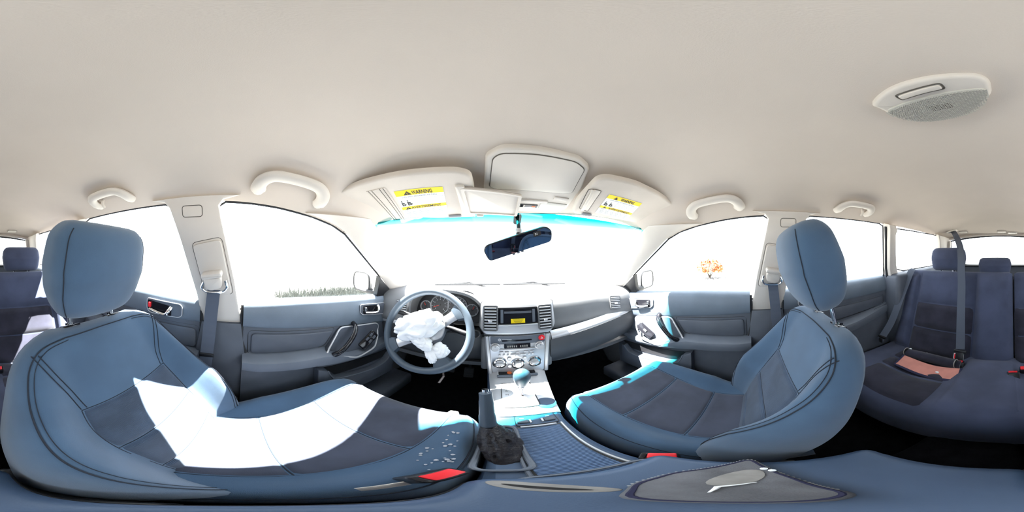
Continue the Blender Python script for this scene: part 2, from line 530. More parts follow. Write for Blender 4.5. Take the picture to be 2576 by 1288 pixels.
# A, B, C, D pillar trims
AD = [(0.605, 0.20, 0.155), (0.613, 0.30, 0.137), (0.621, 0.385, 0.108), (0.637, 0.475, 0.050), (0.673, 0.645, -0.068), (0.706, 0.80, -0.185)]
AW = [(0.55, 0.47, 0.166), (0.556, 0.487, 0.158), (0.575, 0.55, 0.115), (0.598, 0.66, 0.035), (0.628, 0.80, -0.07), (0.665, 0.97, -0.197)]
tn = 1
def trim(nm, loc, label, cat='pillar trim'):
    return Thing(nm, loc, label, cat, kind='structure')
for s in (-1, 1):
    who = 'driver' if s < 0 else 'passenger'
    d1, d2 = cr(AD, 6), cr(AW, 6)
    n = len(d1)
    rings = []
    for a, b in zip(d1, d2):
        c = (a + b) / 2
        out = V((0.03, 0.01, 0.035))
        inn = V((-0.012, -0.016, -0.006))
        rings.append([a + out * 0.3, a.lerp(b, 0.08) + inn*0.5, a.lerp(b, 0.3) + inn, a.lerp(b, 0.7) + inn, b + inn * 0.4, b + V((0.012, 0.02, 0.02)), c + out])
    t = trim('trim_%d' % tn, (s * 0.70, 0.80, -0.185), 'pale sloping windscreen pillar trim on the %s side' % who); tn += 1
    t.part('pillar_cover', side(loft(rings), s), 'beige')
    # seam between headliner and pillar cover
    t.part('joint', side(tube([AD[2], (0.60, 0.40, 0.118), (0.575, 0.45, 0.14), AW[1]], 0.0022, 6), s), 'beige_line')
    # black sail triangle by the door mirror
    t.part('sail_panel', side(spoly_in([(0.675, -0.09), (0.84, -0.205), (0.84, -0.225), (0.69, -0.225)], -0.012, 0.03, 0.004), s), 'black')
    # B pillar
    BP = [(-0.005, 0.199), (-0.055, 0.185), (-0.070, 0.165), (-0.058, 0.108), (-0.015, -0.083), (0.012, -0.265), (-0.14, -0.265), (-0.158, -0.14), (-0.205, 0.055), (-0.236, 0.165), (-0.252, 0.185), (-0.30, 0.197)]
    t = trim('trim_%d' % tn, (s * 0.70, -0.08, -0.27), 'pale door pillar trim with belt height adjuster beside the %s seat' % who); tn += 1
    t.part('pillar_cover', side(spoly_in(BP, -0.024, 0.036, 0.010), s), 'beige')
    tagp_ = t.part('airbag_tag', side(spoly_in([(-0.125, 0.155), (-0.185, 0.155), (-0.185, 0.125), (-0.125, 0.125)], -0.0260, 0.004, 0.001, 0.008), s), 'beige')
    t.part('tag_outline', side(tube([V((sxz(z) - 0.0255, y, z)) for y, z in rpoly([(-0.122, 0.158), (-0.188, 0.158), (-0.188, 0.122), (-0.122, 0.122)], 0.01)], 0.0013, 5, closed=True), s), 'beige_line', parent=tagp_)
    a = t.part('belt_adjuster', side(spoly_in([(-0.065, 0.055), (-0.160, 0.035), (-0.120, -0.142), (-0.025, -0.136)], -0.034, 0.02, 0.004, 0.016), s), 'beige')
    t.part('adjuster_outline', side(tube([V((sxz(z) - 0.0250, y, z)) for y, z in rpoly([(-0.062, 0.059), (-0.164, 0.038), (-0.122, -0.146), (-0.020, -0.140)], 0.018)], 0.0014, 5, closed=True), s), 'beige_line', parent=a)
    t.part('belt_guide_cover', side(join(spoly_in([(-0.060, -0.045), (-0.130, -0.058), (-0.125, -0.078), (-0.055, -0.062)], -0.068, 0.04, 0.008, 0.01),
                                          spoly_in([(-0.060, -0.066), (-0.122, -0.076), (-0.116, -0.112), (-0.094, -0.118), (-0.058, -0.104)], -0.060, 0.03, 0.008, 0.012)), s), 'beige')
    t.part('belt_loop', side(tube(cr([V((sxz(z) - 0.052, y, z)) for y, z in [(-0.048, -0.085), (-0.042, -0.11), (-0.06, -0.128), (-0.11, -0.13), (-0.128, -0.115), (-0.12, -0.095)]], 4), 0.0045, 8), s), 'chrome')
    t.part('lower_cover', side(prism([(-y, z) for y, z in [(0.012, -0.268), (0.028, -0.40), (0.07, -0.72), (0.07, -0.90), (-0.20, -0.90), (-0.16, -0.40), (-0.14, -0.268)]], frame((0.75, 0, 0), (0, -1, 0), (0, 0, 1)), 0.06, 0.01), s), 'dark')
    # C pillar
    CP = [(-0.715, 0.186), (-0.728, 0.16), (-0.80, -0.09), (-0.83, -0.15), (-0.83, -0.175), (-0.99, -0.175), (-0.975, -0.145), (-0.90, -0.125), (-0.862, -0.06), (-0.80, 0.12), (-0.795, 0.15), (-0.78, 0.186)]
    t = trim('trim_%d' % tn, (s * 0.64, -0.85, -0.17), 'pale rear pillar trim at the outer end of the bench, %s side' % who); tn += 1
    t.part('pillar_cover', side(spoly_in(CP, -0.055, 0.07, 0.012), s), 'beige')
    t.part('door_seal', side(tube([V((sxz(z) - 0.02, y, z)) for y, z in [(-0.722, 0.160), (-0.735, 0.12), (-0.75, 0.08), (-0.80, -0.10), (-0.828, -0.16), (-0.85, -0.4)]], 0.009, 8), s), 'rubber')
    t.part('airbag_tag', side(spoly_in([(-0.745, 0.155), (-0.79, 0.155), (-0.80, 0.125), (-0.755, 0.125)], -0.0565, 0.004, 0.001, 0.006), s), 'beige')
    # D pillar
    DP = [(-1.38, 0.175), (-1.44, 0.12), (-1.60, -0.11), (-1.60, -0.18), (-1.95, -0.18), (-1.80, 0.12), (-1.72, 0.165)]
    t = trim('trim_%d' % tn, (s * 0.6, -1.75, -0.18), 'pale tailgate pillar trim at the far %s corner of the cargo bay' % who); tn += 1
    t.part('pillar_cover', side(spoly_in(DP, -0.065, 0.06, 0.015), s), 'beige')
    # side wall below the belt, behind door panels and around the cargo bay
    nm = 'wall_left' if s < 0 else 'wall_right'
    t = Thing(nm, (s * 0.74, 0, -1.0), 'dark lower body side behind the door panels, %s side' % who, 'car body', kind='structure')
    t.part('body_panel', side(rbox((0.765, -0.35, -0.63), (0.03, 3.4, 0.80), 0.004), s), 'paint')
    t.part('cargo_trim', side(join(rbox((0.675, -1.42, -0.36), (0.16, 1.12, 0.42), 0.03, 3), rbox((0.66, -0.93, -0.42), (0.17, 0.22, 0.55), 0.03, 3)), s), 'dark')
    t.part('sill_cover', side(rbox((0.66, -0.10, -0.90), (0.16, 2.0, 0.10), 0.02, 3), s), 'dark')
# floor, firewall, tailgate
fl = Thing('floor', (0, 0, -0.93), 'black carpeted floor of the cabin, dark in the footwells', 'floor', kind='structure')
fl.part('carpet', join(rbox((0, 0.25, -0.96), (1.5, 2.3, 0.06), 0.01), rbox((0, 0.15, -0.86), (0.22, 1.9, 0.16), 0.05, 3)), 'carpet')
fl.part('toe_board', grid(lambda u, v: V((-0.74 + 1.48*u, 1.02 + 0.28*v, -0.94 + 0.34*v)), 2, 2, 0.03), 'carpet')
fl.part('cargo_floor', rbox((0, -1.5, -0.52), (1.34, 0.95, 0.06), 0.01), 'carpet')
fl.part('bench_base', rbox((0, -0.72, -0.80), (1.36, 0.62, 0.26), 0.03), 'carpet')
solo('wall_front', join(rbox((0, 1.28, -0.69), (1.5, 0.03, 0.85), 0.003), rbox((0, 1.20, -0.25), (1.45, 0.26, 0.03), 0.003)), 'carpet', 'black firewall behind the dashboard and above the footwells', 'firewall', kind='structure')
tg = Thing('wall_back', (0, -1.97, -0.6), 'tailgate lining below the rear window, dark with pale upper frame', 'tailgate', kind='structure')
tg.part('lower_lining', rbox((0, -2.0, -0.42), (1.36, 0.06, 0.52), 0.02), 'dark')
tg.part('upper_frame', grid(lambda u, v: rg(u, 1) + V(((u*2-1)*0.03, 0.005 - 0.04*v, 0.005 + 0.035*v)), 20, 3, 0.02), 'beige')
for s in (-1, 1):
    tg.part('side_frame', grid(lambda u, v: rg((1+s)/2, v) + V((s*(-0.01 + 0.09*u), 0.03 - 0.03*u, 0)), 3, 8, 0.02), 'beige')
tg.part('ledge', rbox((0, -1.955, -0.165), (1.26, 0.10, 0.03), 0.01), 'rubber')
# ------------------------------------------------------------------ doors
ZB = [(-0.9, -0.165), (-0.39, -0.168), (-0.13, -0.182), (0.0, -0.182), (0.28, -0.180), (0.70, -0.212), (0.86, -0.228)]
ZP = [(-0.9, -0.265), (-0.2, -0.275), (0.0, -0.283), (0.35, -0.318), (0.60, -0.362), (0.86, -0.405)]
def ring_loft(ys, fn):
    return loft([[V(p) for p in fn(y)] for y in ys])
def lin(a, b, n):
    return [a + (b - a) * k / n for k in range(n + 1)]
def door(num, s, front, label):
    t = Thing('door_%d' % num, (s * 0.70, 0.4 if front else -0.5, -0.82), label, 'car door', kind='structure')
    y0, y1 = (0.018, 0.83) if front else (-0.83, -0.145)
    ys = lin(y0, y1, 16)
    S = lambda vf: side(vf, s)
    def pad(y):
        b, p = sitp(y, ZB), sitp(y, ZP)
        return [(0.75, y, b + 0.002), (0.712, y, b + 0.003), (0.697, y, b - 0.006), (0.689, y, b - 0.022), (0.684, y, b*0.55 + p*0.45), (0.686, y, p + 0.014), (0.694, y, p + 0.003), (0.72, y, p), (0.75, y, p)]
    t.part('upper_pad', S(ring_loft(ys, pad)), 'doorpad')
    # insert with a raised soft panel
    za = (lambda y: itp(y, [(0.0, -0.42), (0.34, -0.432), (0.46, -0.487), (0.64, -0.505), (0.83, -0.50)])) if front else (lambda y: itp(y, [(-0.83, -0.36), (-0.5, -0.40), (-0.14, -0.42)]))
    zl = (lambda y: itp(y, [(0.0, -0.478), (0.3, -0.493), (0.57, -0.545), (0.83, -0.565)])) if front else (lambda y: za(y) - 0.065)
    def ins(y):
        return [(0.75, y, sitp(y, ZP) + 0.002), (0.698, y, sitp(y, ZP) + 0.002), (0.696, y, sitp(y, ZP) - 0.02), (0.700, y, za(y) + 0.01), (0.702, y, za(y) - 0.03), (0.75, y, za(y) - 0.03)]
    t.part('middle_panel', S(ring_loft(ys, ins)), 'dark')
    if front:
        q = [(0.05, -0.312), (0.40, -0.342), (0.345, -0.418), (0.05, -0.412)]
    else:
        q = [(-0.79, -0.298), (-0.16, -0.305), (-0.16, -0.40), (-0.79, -0.352)]
    qq = rpoly(q, 0.02)
    t.part('soft_insert', S(prism([(-p.x, p.y) for p in qq], frame((0.700, 0, 0), (0, -1, 0), (0, 0, 1)), 0.012, 0.006)), 'dark')
    t.part('groove', S(tube([V((0.6975, p.x, p.y)) for p in rpoly([(q[0][0]-0.012, q[0][1]+0.012), (q[1][0]+0.012, q[1][1]+0.012), (q[2][0]+0.012, q[2][1]-0.006), (q[3][0]-0.012, q[3][1]-0.006)], 0.02)], 0.0016, 6, closed=True)), 'black')
    def arm(y):
        a, l = za(y), zl(y)
        pr = itp(y, [(0.018, 0.64), (0.06, 0.628), (0.35, 0.625), (0.62, 0.645), (0.83, 0.672)]) if front else itp(y, [(-0.83, 0.675), (-0.55, 0.64), (-0.2, 0.632), (-0.145, 0.65)])
        return [(0.74, y, a), (0.70, y, a + 0.012), (0.683, y, a + 0.002), (pr + 0.022, y, a - 0.001), (pr + 0.006, y, a - 0.009), (pr, y, a - 0.026), (pr + 0.005, y, l + 0.008), (pr + 0.02, y, l), (0.70, y, l - 0.004), (0.74, y, l)]
    t.part('armrest', S(ring_loft(ys, arm)), 'dark2')
    def low(y):
        l = zl(y)
        return [(0.75, y, l + 0.01), (0.685, y, l + 0.006), (0.678, y, l - 0.03), (0.672, y, -0.70), (0.682, y, -0.80), (0.75, y, -0.83)]
    t.part('lower_panel', S(ring_loft(ys, low)), 'dark')
    # inside handle in its bezel
    hb = [(0.545, -0.232), (0.725, -0.254), (0.748, -0.270), (0.748, -0.318), (0.73, -0.325), (0.56, -0.290), (0.545, -0.275)] if front else [(-0.375, -0.196), (-0.225, -0.203), (-0.215, -0.212), (-0.215, -0.252), (-0.23, -0.262), (-0.36, -0.262), (-0.375, -0.245)]
    def yz(pts, x, d, bev=0.0, r=0.0):
        p = rpoly([(-a, b) for a, b in pts], r) if r else [(-a, b) for a, b in pts]
        return prism(p, frame((x, 0, 0), (0, -1, 0), (0, 0, 1)), d, bev)
    bz = t.part('handle_bezel', S(yz(hb, 0.692, 0.0125, 0.003, 0.012)), 'dark')
    t.part('bezel_rim', S(tube([V((0.680, p.x, p.y)) for p in rpoly(hb, 0.012)], 0.002, 6, closed=True)), 'silver', parent=bz)
    cy, cz = (0.625, -0.268) if front else (-0.31, -0.229)
    t.part('handle_recess', S(yz([(cy - 0.062, cz + 0.026), (cy + 0.05, cz + 0.012), (cy + 0.05, cz - 0.034), (cy - 0.062, cz - 0.02)], 0.690, 0.0115, 0.0, 0.01)), 'gloss', parent=bz)
    t.part('door_handle', S(tube(cr([(0.680, cy + 0.048, cz + 0.008), (0.668, cy + 0.043, cz - 0.005), (0.664, cy + 0.030, cz - 0.022), (0.668, cy, cz - 0.022), (0.674, cy - 0.05, cz - 0.013)], 5), [0.008]*10 + [0.006]*11, 8, flat=0.8)), 'chrome')
    t.part('lock_tab', S(rbox((0.674, cy - 0.048, cz + 0.006), (0.012, 0.012, 0.024), 0.004)), 'red' if not front else 'chrome')
    if front:
        # pull recess with a bright frame, switches and the pull handle
        rc = [(0.43, -0.330), (0.66, -0.366), (0.685, -0.385), (0.668, -0.432), (0.60, -0.495), (0.50, -0.512), (0.345, -0.447), (0.36, -0.437)]
        rp = rpoly(rc, 0.022)
        t.part('pull_recess', S(yz(rc, 0.698, 0.02, 0.0, 0.022)), 'dark')
        t.part('recess_frame', S(tube([V((0.682 - 0.045 * sm(-0.40, -0.49, p.y) + 0.0 * p.x, p.x, p.y)) for p in rp], 0.0045, 8, closed=True)), 'silver')
        t.part('pull_handle', S(tube(cr([(0.690, 0.505, -0.322), (0.655, 0.495, -0.332), (0.632, 0.470, -0.357), (0.624, 0.435, -0.392), (0.626, 0.398, -0.428), (0.645, 0.372, -0.452)], 5), [0.012]*4 + [0.011]*18 + [0.013]*4, 10, flat=0.75)), 'gloss')
        sp = t.part('switch_panel', S(prism(rrect(0.115, 0.046, 0.012), frame((0.668, 0.592, -0.448), (0, -0.82, -0.52), (0.45, -0.35, 0.55)), 0.012, 0.003)), 'gloss')
        Ms = frame((0.668, 0.592, -0.448), (0, -0.82, -0.52), (0.45, -0.35, 0.55))
        for k in range(4 if s < 0 else 1):
            kx, ky = ((-0.03 + 0.032 * (k % 2), -0.010 + 0.02 * (k // 2)) if s < 0 else (0.0, 0.0))
            t.part('window_switch', S(xf(rbox((kx, ky, 0.015), (0.022, 0.013, 0.008), 0.002), Ms)), 'dark', parent=sp)
        # map pocket along the bottom
        pk = [(0.30, -0.515), (0.345, -0.540), (0.365, -0.590), (0.40, -0.612), (0.60, -0.645), (0.70, -0.640), (0.745, -0.60), (0.765, -0.60), (0.765, -0.75), (0.30, -0.745)]
        t.part('map_pocket', S(yz(pk, 0.672, 0.038, 0.008)), 'dark')
        t.part('pocket_opening', S(yz([(0.345, -0.54), (0.78, -0.585), (0.745, -0.63), (0.40, -0.61)], 0.6745, 0.003)), 'black')
        t.part('pocket_lip', S(tube(cr([(0.637, y, z) for y, z in pk[1:7]], 5), 0.004, 6)), 'dark2')
    t.part('edge_seal', S(tube([V((0.70, (y0 - 0.004 if front else y1 + 0.004) + (0.0 if z > -0.4 else 0.02), z)) for z in lin(-0.19, -0.82, 8)], 0.007, 6)), 'rubber')
door(1, -1, True, 'charcoal front door panel with four window switches beside the driver seat')
door(2, 1, True, 'charcoal front door panel beside the passenger seat, partly in sunlight')
door(3, -1, False, 'charcoal rear door panel behind the driver seat')
door(4, 1, False, 'charcoal rear door panel behind the passenger seat')
# ------------------------------------------------------------------ dashboard
da = Thing('dashboard', (0, 0.9, -0.6), 'grey dashboard with silver centre panel, sunlit along its top', 'dashboard')
def dsec(X):
    a = X / 0.665
    yw = 1.15 - 0.20 * a * a
    k = sm(-0.57, -0.50, X) * (1 - sm(-0.17, -0.13, X)) * 0.085
    e = 0.03 * sm(0.45, 0.70, abs(X))
    return [(yw, -0.198), (yw - 0.06, -0.184), (0.93 + 0.3*k, -0.181), (0.845 + k - e, -0.190), (0.792 + k - e, -0.212), (0.772 + k - e, -0.250), (0.764 + k - e, -0.300), (0.758 + k - e, -0.345), (0.80 + k, -0.362)]
def dash_fn(u, v):
    X = -0.70 + 1.40 * u
    c = dsec(X)
    f = v * (len(c) - 1)
    p = cr([V((X, y, z)) for y, z in c], 6)
    i = min(len(p) - 2, int(v * (len(p) - 1)))
    t = v * (len(p) - 1) - i
    return p[i].lerp(p[i + 1], t)
da.part('dash_pad', grid(dash_fn, 70, 42, 0.01), 'dash', ang=60)
# instrument hood
def hood(u, v):
    th = math.pi * u
    c, s = math.cos(th), math.sin(th)
    x = -0.330 - 0.196 * math.copysign(abs(c) ** 0.75, c) * (1 - 0.06 * v)
    h = 0.168 - 0.045 * v
    return V((x, 0.715 + 0.24 * v + 0.03 * (1 - s), -0.305 + h * abs(s) ** 0.7))
da.part('instrument_hood', grid(hood, 36, 8, 0.012), 'dash', ang=50)
Mc = frame((0, 0.83, -0.25), (1, 0, 0), (0, 0.25, 1))
da.part('instrument_panel', prism(rpoly([(-0.515, -0.075), (-0.15, -0.075), (-0.155, 0.03), (-0.22, 0.09), (-0.44, 0.09), (-0.51, 0.03)], 0.03), Mc, 0.012), 'black')
for gx, gy, gr, n, na in ((-0.458, -0.012, 0.030, 5, 120), (-0.380, 0.004, 0.050, 9, 205), (-0.285, 0.004, 0.050, 13, 220), (-0.208, -0.012, 0.030, 5, 60)):
    Mg = Mc @ Matrix.Translation((gx, gy, 0.012))
    gd = da.part('gauge', lathe([(gr, 0), (gr, 0.002), (gr * 0.3, 0.002), (0, 0.002)], Mg, 32), 'dial')
    da.part('gauge_ring', lathe([(gr + 0.003, 0), (gr + 0.003, 0.007), (gr, 0.009), (gr - 0.002, 0.004), (gr - 0.002, 0)], Mg, 32), 'silver', parent=gd)
    tk = []
    for k in range(n):
        an = R(225 - 270 * k / (n - 1))
        M2 = Mg @ Matrix.Rotation(an, 4, 'Z')
        tk.append(xf(rbox((gr * 0.86, 0, 0.0025), (gr * 0.16, 0.0016, 0.001), 0), M2))
    da.part('gauge_marks', join(*tk), 'tick', parent=gd, smooth=False)
    if n == 9:
        da.part('gauge_numerals', join(*[text_vf(str(k), 0.0105, Mg @ Matrix.Translation((gr*0.62*math.cos(R(225-270*k/8)), gr*0.62*math.sin(R(225-270*k/8)) - 0.0035, 0.003)), 'CENTER') for k in range(9)]), 'tick', parent=gd, smooth=False)
    da.part('needle', xf(join(rbox((gr * 0.36, 0, 0.0045), (gr * 0.75, 0.0022, 0.0015), 0)), Mg @ Matrix.Rotation(R(na), 4, 'Z')), 'needle', parent=gd, smooth=False)
    da.part('needle_hub', lathe([(0.006, 0.002), (0.006, 0.006), (0, 0.006)], Mg, 14), 'black', parent=gd)
# vents
def vent(M, w, h, n, skew=0.0):
    def sk(vf):
        K = Matrix.Identity(4); K[1][0] = skew
        return xf(vf, M @ K)
    o = da.part('air_vent', sk(prism(rrect(w, h, 0.006), Matrix.Identity(4), 0.004)), 'black')
    da.part('vent_rim', sk(ring_prism(rrect(w + 0.010, h + 0.010, 0.009), rrect(w, h, 0.006), Matrix.Identity(4), 0.012)), 'dash', parent=o)
    for k in range(n):
        y = -h/2 + h * (k + 0.5) / n
        da.part('slat', sk(rbox((0, y, 0.009), (w - 0.002, h / n * 0.42, 0.010), 0.0015)), 'silver', parent=o)
    da.part('vent_tab', sk(rbox((0, -h * 0.10, 0.016), (w * 0.30, h / n * 0.8, 0.008), 0.002)), 'silver', parent=o)
Mb = frame((0.004, 0.712, -0.262), (1, 0, 0), (0, 0.16, 1))
bo = rpoly([(-0.156, 0.078), (0.160, 0.078), (0.166, -0.04), (0.140, -0.078), (-0.138, -0.074), (-0.160, -0.04)], 0.014)
da.part('centre_bezel', prism(bo, Mb, 0.020, 0.008), 'silver')
da.part('bezel_backing', prism([(p.x * 1.03, p.y * 1.03) for p in bo], Mb @ Matrix.Translation((0, 0, -0.07)), 0.075), 'dash')
da.part('bezel_underside', rbox((0.004, 0.722, -0.341), (0.29, 0.04, 0.016), 0.006, 3), 'dashlow')
vent(Mb @ Matrix.Translation((-0.116, 0.004, 0.018)), 0.052, 0.108, 8)
vent(Mb @ Matrix.Translation((0.118, 0.000, 0.018)), 0.052, 0.108, 8)
bi = da.part('storage_bin', prism(rrect(0.168, 0.070, 0.008, 0, 0.012), Mb @ Matrix.Translation((0, 0, 0.0185)), 0.0025), 'gloss')
da.part('bin_frame', ring_prism(rrect(0.178, 0.080, 0.010, 0, 0.012), rrect(0.166, 0.068, 0.007, 0, 0.012), Mb @ Matrix.Translation((0, 0, 0.018)), 0.008), 'black', parent=bi)
for sg in (-1, 1):
    da.part('bin_guide', xf(rbox((sg * 0.068, 0.012, 0.023), (0.012, 0.062, 0.004), 0.002), Mb), 'dark2', parent=bi)
da.part('bin_back_rail', xf(rbox((0, 0.030, 0.0225), (0.118, 0.010, 0.003), 0.001), Mb), 'dark', parent=bi)
da.part('yellow_sticker', xf(rbox((0.0, -0.010, 0.0225), (0.060, 0.021, 0.0012), 0.0004), Mb), 'yellow', parent=bi)
da.part('sticker_lines', join(*[xf(rbox((0.0, -0.004 - 0.0045*k, 0.0233), (0.046 - 0.006*k, 0.0012, 0.0006), 0), Mb) for k in range(4)]), 'ink', parent=bi, smooth=False)
da.part('bin_lip', xf(rbox((0, -0.028, 0.026), (0.166, 0.006, 0.012), 0.002), Mb), 'silver', parent=bi)
# end vents
vent(frame((0.572, 0.752, -0.266), (1, -0.10, 0), (0, 0.16, 1)), 0.066, 0.074, 7, -0.12)
vent(frame((-0.572, 0.752, -0.262), (1, 0.10, 0), (0, 0.16, 1)), 0.060, 0.074, 7, 0.12)
# silver strip, glovebox and knee panel
def strip(u, v):
    X = 0.160 + 0.535 * u
    sag = 0.010 * math.sin(math.pi * u)
    zt = -0.365 + 0.045 * u - 0.008 * sag
    return V((X, 0.742 + 0.012 * u - 0.012 * math.sin(math.pi * v) - 0.02 * v, zt - 0.034 * v * (1 - 0.25 * u)))
da.part('silver_strip', grid(strip, 24, 6, 0.012), 'silver')
def glove(u, v):
    X = 0.150 + 0.55 * u
    zt = -0.396 + 0.050 * u
    return V((X, 0.722 + 0.012 * u + 0.035 * v * v - 0.012 * math.sin(math.pi * v), zt - 0.150 * v))
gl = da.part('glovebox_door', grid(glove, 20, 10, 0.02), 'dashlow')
da.part('glovebox_handle', prism(rrect(0.085, 0.020, 0.009), frame((0.262, 0.722, -0.452), (1, 0.02, 0.06), (0, 0.1, 1)), 0.008, 0.003), 'dash', parent=gl)
da.part('handle_opening', prism(rrect(0.070, 0.009, 0.004), frame((0.258, 0.7135, -0.462), (1, 0.02, 0.06), (0, 0.1, 1)), 0.0015), 'black', parent=gl)
def under(u, v):
    X = -0.70 + 1.40 * u
    return V((X, 0.745 + 0.30 * v, -0.535 - 0.03 * math.sin(v * math.pi)))
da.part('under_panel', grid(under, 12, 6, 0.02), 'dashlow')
def knee(u, v):
    X = -0.70 + 0.56 * u
    return V((X, 0.755 - 0.025 * math.sin(math.pi * u) + 0.05 * v * v, -0.355 - 0.185 * v))
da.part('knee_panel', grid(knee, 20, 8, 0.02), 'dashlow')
da.part('silver_strip', grid(lambda u, v: V((-0.69 + 0.22*u, 0.748 - 0.02*u - 0.01*math.sin(math.pi*v), -0.345 - 0.028*v)), 10, 4, 0.01), 'silver')
for sg in (-1, 1):
    da.part('side_cheek', rbox((sg * 0.140 + 0.004, 0.735, -0.46), (0.035, 0.06, 0.20), 0.014, 3), 'dash')
solo('key_cylinder', xf(join(lathe([(0.019, -0.06), (0.019, 0), (0.014, 0.004), (0.013, 0.002), (0, 0.002)], Matrix.Identity(4), 20), rbox((0, 0, 0.006), (0.006, 0.02, 0.012), 0.002)), frame((-0.172, 0.69, -0.335), (1, 0.0, 0), (0.0, 0.2, 1))), 'black', 'round black knob on the dash edge right of the wheel', 'knob')
# ------------------------------------------------------------------ radio and climate unit
st = Thing('radio_unit', (0.004, 0.71, -0.55), 'silver radio and climate panel with three round dials below it', 'car radio')
Mr = frame((0.004, 0.703, -0.452), (1, 0, 0), (0, 0.12, 1))
st.part('faceplate', prism(rpoly([(-0.125, 0.100), (0.128, 0.100), (0.110, -0.108), (-0.108, -0.104)], 0.008), Mr, 0.012, 0.003), 'silver')
for sg in (-1, 1):
    st.part('side_rail', loft([[Mr @ V((sg * (0.126 + a - 0.017 * k / 10) + 0.001, 0.10 - 0.21 * k / 10, h)) for a, h in ((0, 0), (0.0, 0.016), (0.010, 0.020), (0.016, 0.014), (0.018, 0))] for k in range(11)]), 'silver')
def pr(x, y, z=0.012):
    return Mr @ Matrix.Translation((x, y, z))
st.part('upper_band', prism(rrect(0.235, 0.040, 0.006), pr(0.001, 0.078, 0.0115), 0.0015), 'dark2')
st.part('disc_slot', prism(rrect(0.128, 0.007, 0.003), pr(-0.003, 0.076, 0.0125), 0.002), 'gloss')
st.part('disc_mark', join(lathe([(0.0065, 0), (0.0065, 0.0006), (0.0045, 0.0006), (0.0045, 0)], pr(-0.078, 0.082, 0.013), 16), xf(rbox((-0.047, 0.0835, 0.0133), (0.042, 0.0018, 0.0006), 0), Mr)), 'tick', smooth=False)
st.part('display', prism(rrect(0.112, 0.024, 0.003), pr(-0.002, 0.048, 0.0115), 0.003), 'gloss')
st.part('display_segments', join(*[xf(rbox((-0.042 + 0.009*k, 0.046, 0.0147), (0.005, 0.010, 0.0004), 0), Mr) for k in range(10) if k != 5]), 'patch', smooth=False)
st.part('display_sill', xf(rbox((-0.002, 0.029, 0.014), (0.150, 0.008, 0.008), 0.002), Mr), 'silver')
hz = st.part('hazard_button', lathe([(0.0145, 0), (0.0145, 0.004), (0.012, 0.006), (0, 0.006)], pr(0.105, 0.082), 24), 'red')
tri = [V((0.007*math.cos(R(90+120*k)), 0.007*math.sin(R(90+120*k)))) for k in range(3)]
st.part('hazard_triangle', ring_prism(tri, [p * 0.65 for p in tri], pr(0.105, 0.081, 0.0182), 0.0006), 'white', parent=hz, smooth=False)
for x in (-0.096, 0.094):
    k = st.part('volume_knob', lathe([(0.021, 0), (0.021, 0.004), (0.018, 0.006), (0.017, 0.020), (0.014, 0.023), (0, 0.022)], pr(x, 0.044 if x < 0 else 0.042), 28), 'silver')
    st.part('knob_mark', Mr and xf(rbox((x, (0.044 if x < 0 else 0.042) + 0.010, 0.0350), (0.002, 0.007, 0.001), 0), Mr), 'ink', parent=k, smooth=False)
for x, y, w, h in ((-0.070, 0.016, 0.017, 0.007), (-0.047, 0.015, 0.018, 0.007), (0.034, 0.015, 0.018, 0.007), (0.060, 0.015, 0.018, 0.007), (-0.022, 0.000, 0.020, 0.008), (0.018, 0.000, 0.020, 0.008), (-0.003, 0.012, 0.014, 0.008), (-0.003, -0.003, 0.014, 0.014)):
    st.part('button', xf(rbox((x, y, 0.0145), (w, h, 0.007), 0.002), Mr), 'silver')
for x, y in ((-0.077, -0.001), (-0.060, 0.0), (-0.043, 0.0), (0.031, 0.0), (0.048, 0.0), (0.064, 0.0)):
    st.part('round_button', lathe([(0.005, 0), (0.005, 0.005), (0.003, 0.006), (0, 0.006)], pr(x, y), 14), 'silver')
for x, y in ((-0.037, -0.022), (0.028, -0.022), (-0.036, -0.064)):
    st.part('round_button', lathe([(0.009, 0), (0.009, 0.006), (0.007, 0.008), (0, 0.0075)], pr(x, y), 18), 'silver')
for x, y in ((-0.077, -0.046), (-0.002, -0.053), (0.069, -0.048)):
    d = st.part('climate_dial', lathe([(0.028, 0), (0.028, 0.003), (0.0245, 0.004), (0.0235, 0.002), (0, 0.002)], pr(x, y), 32), 'dial' if x else 'dial')
    st.part('dial_ring', lathe([(0.0295, 0), (0.0295, 0.005), (0.027, 0.006), (0.026, 0.002)], pr(x, y), 32), 'chrome', parent=d)
    if abs(x) < 0.01:
        st.part('dial_knob', lathe([(0.017, 0), (0.016, 0.018), (0.013, 0.021), (0, 0.021)], pr(x, y), 24), 'silver', parent=d)
    else:
        st.part('dial_knob', join(lathe([(0.018, 0), (0.017, 0.009), (0.014, 0.011), (0, 0.011)], pr(x, y), 24), xf(rbox((x, y, 0.027), (0.034, 0.012, 0.014), 0.005, 3), Mr)), 'silver', parent=d)
    st.part('dial_marks', join(*[xf(rbox((0.0215, 0, 0.0045), (0.004, 0.0014, 0.0006), 0), pr(x, y) @ Matrix.Rotation(R(-30 + 30*k), 4, 'Z')) for k in range(9)]), 'tick', parent=d, smooth=False)
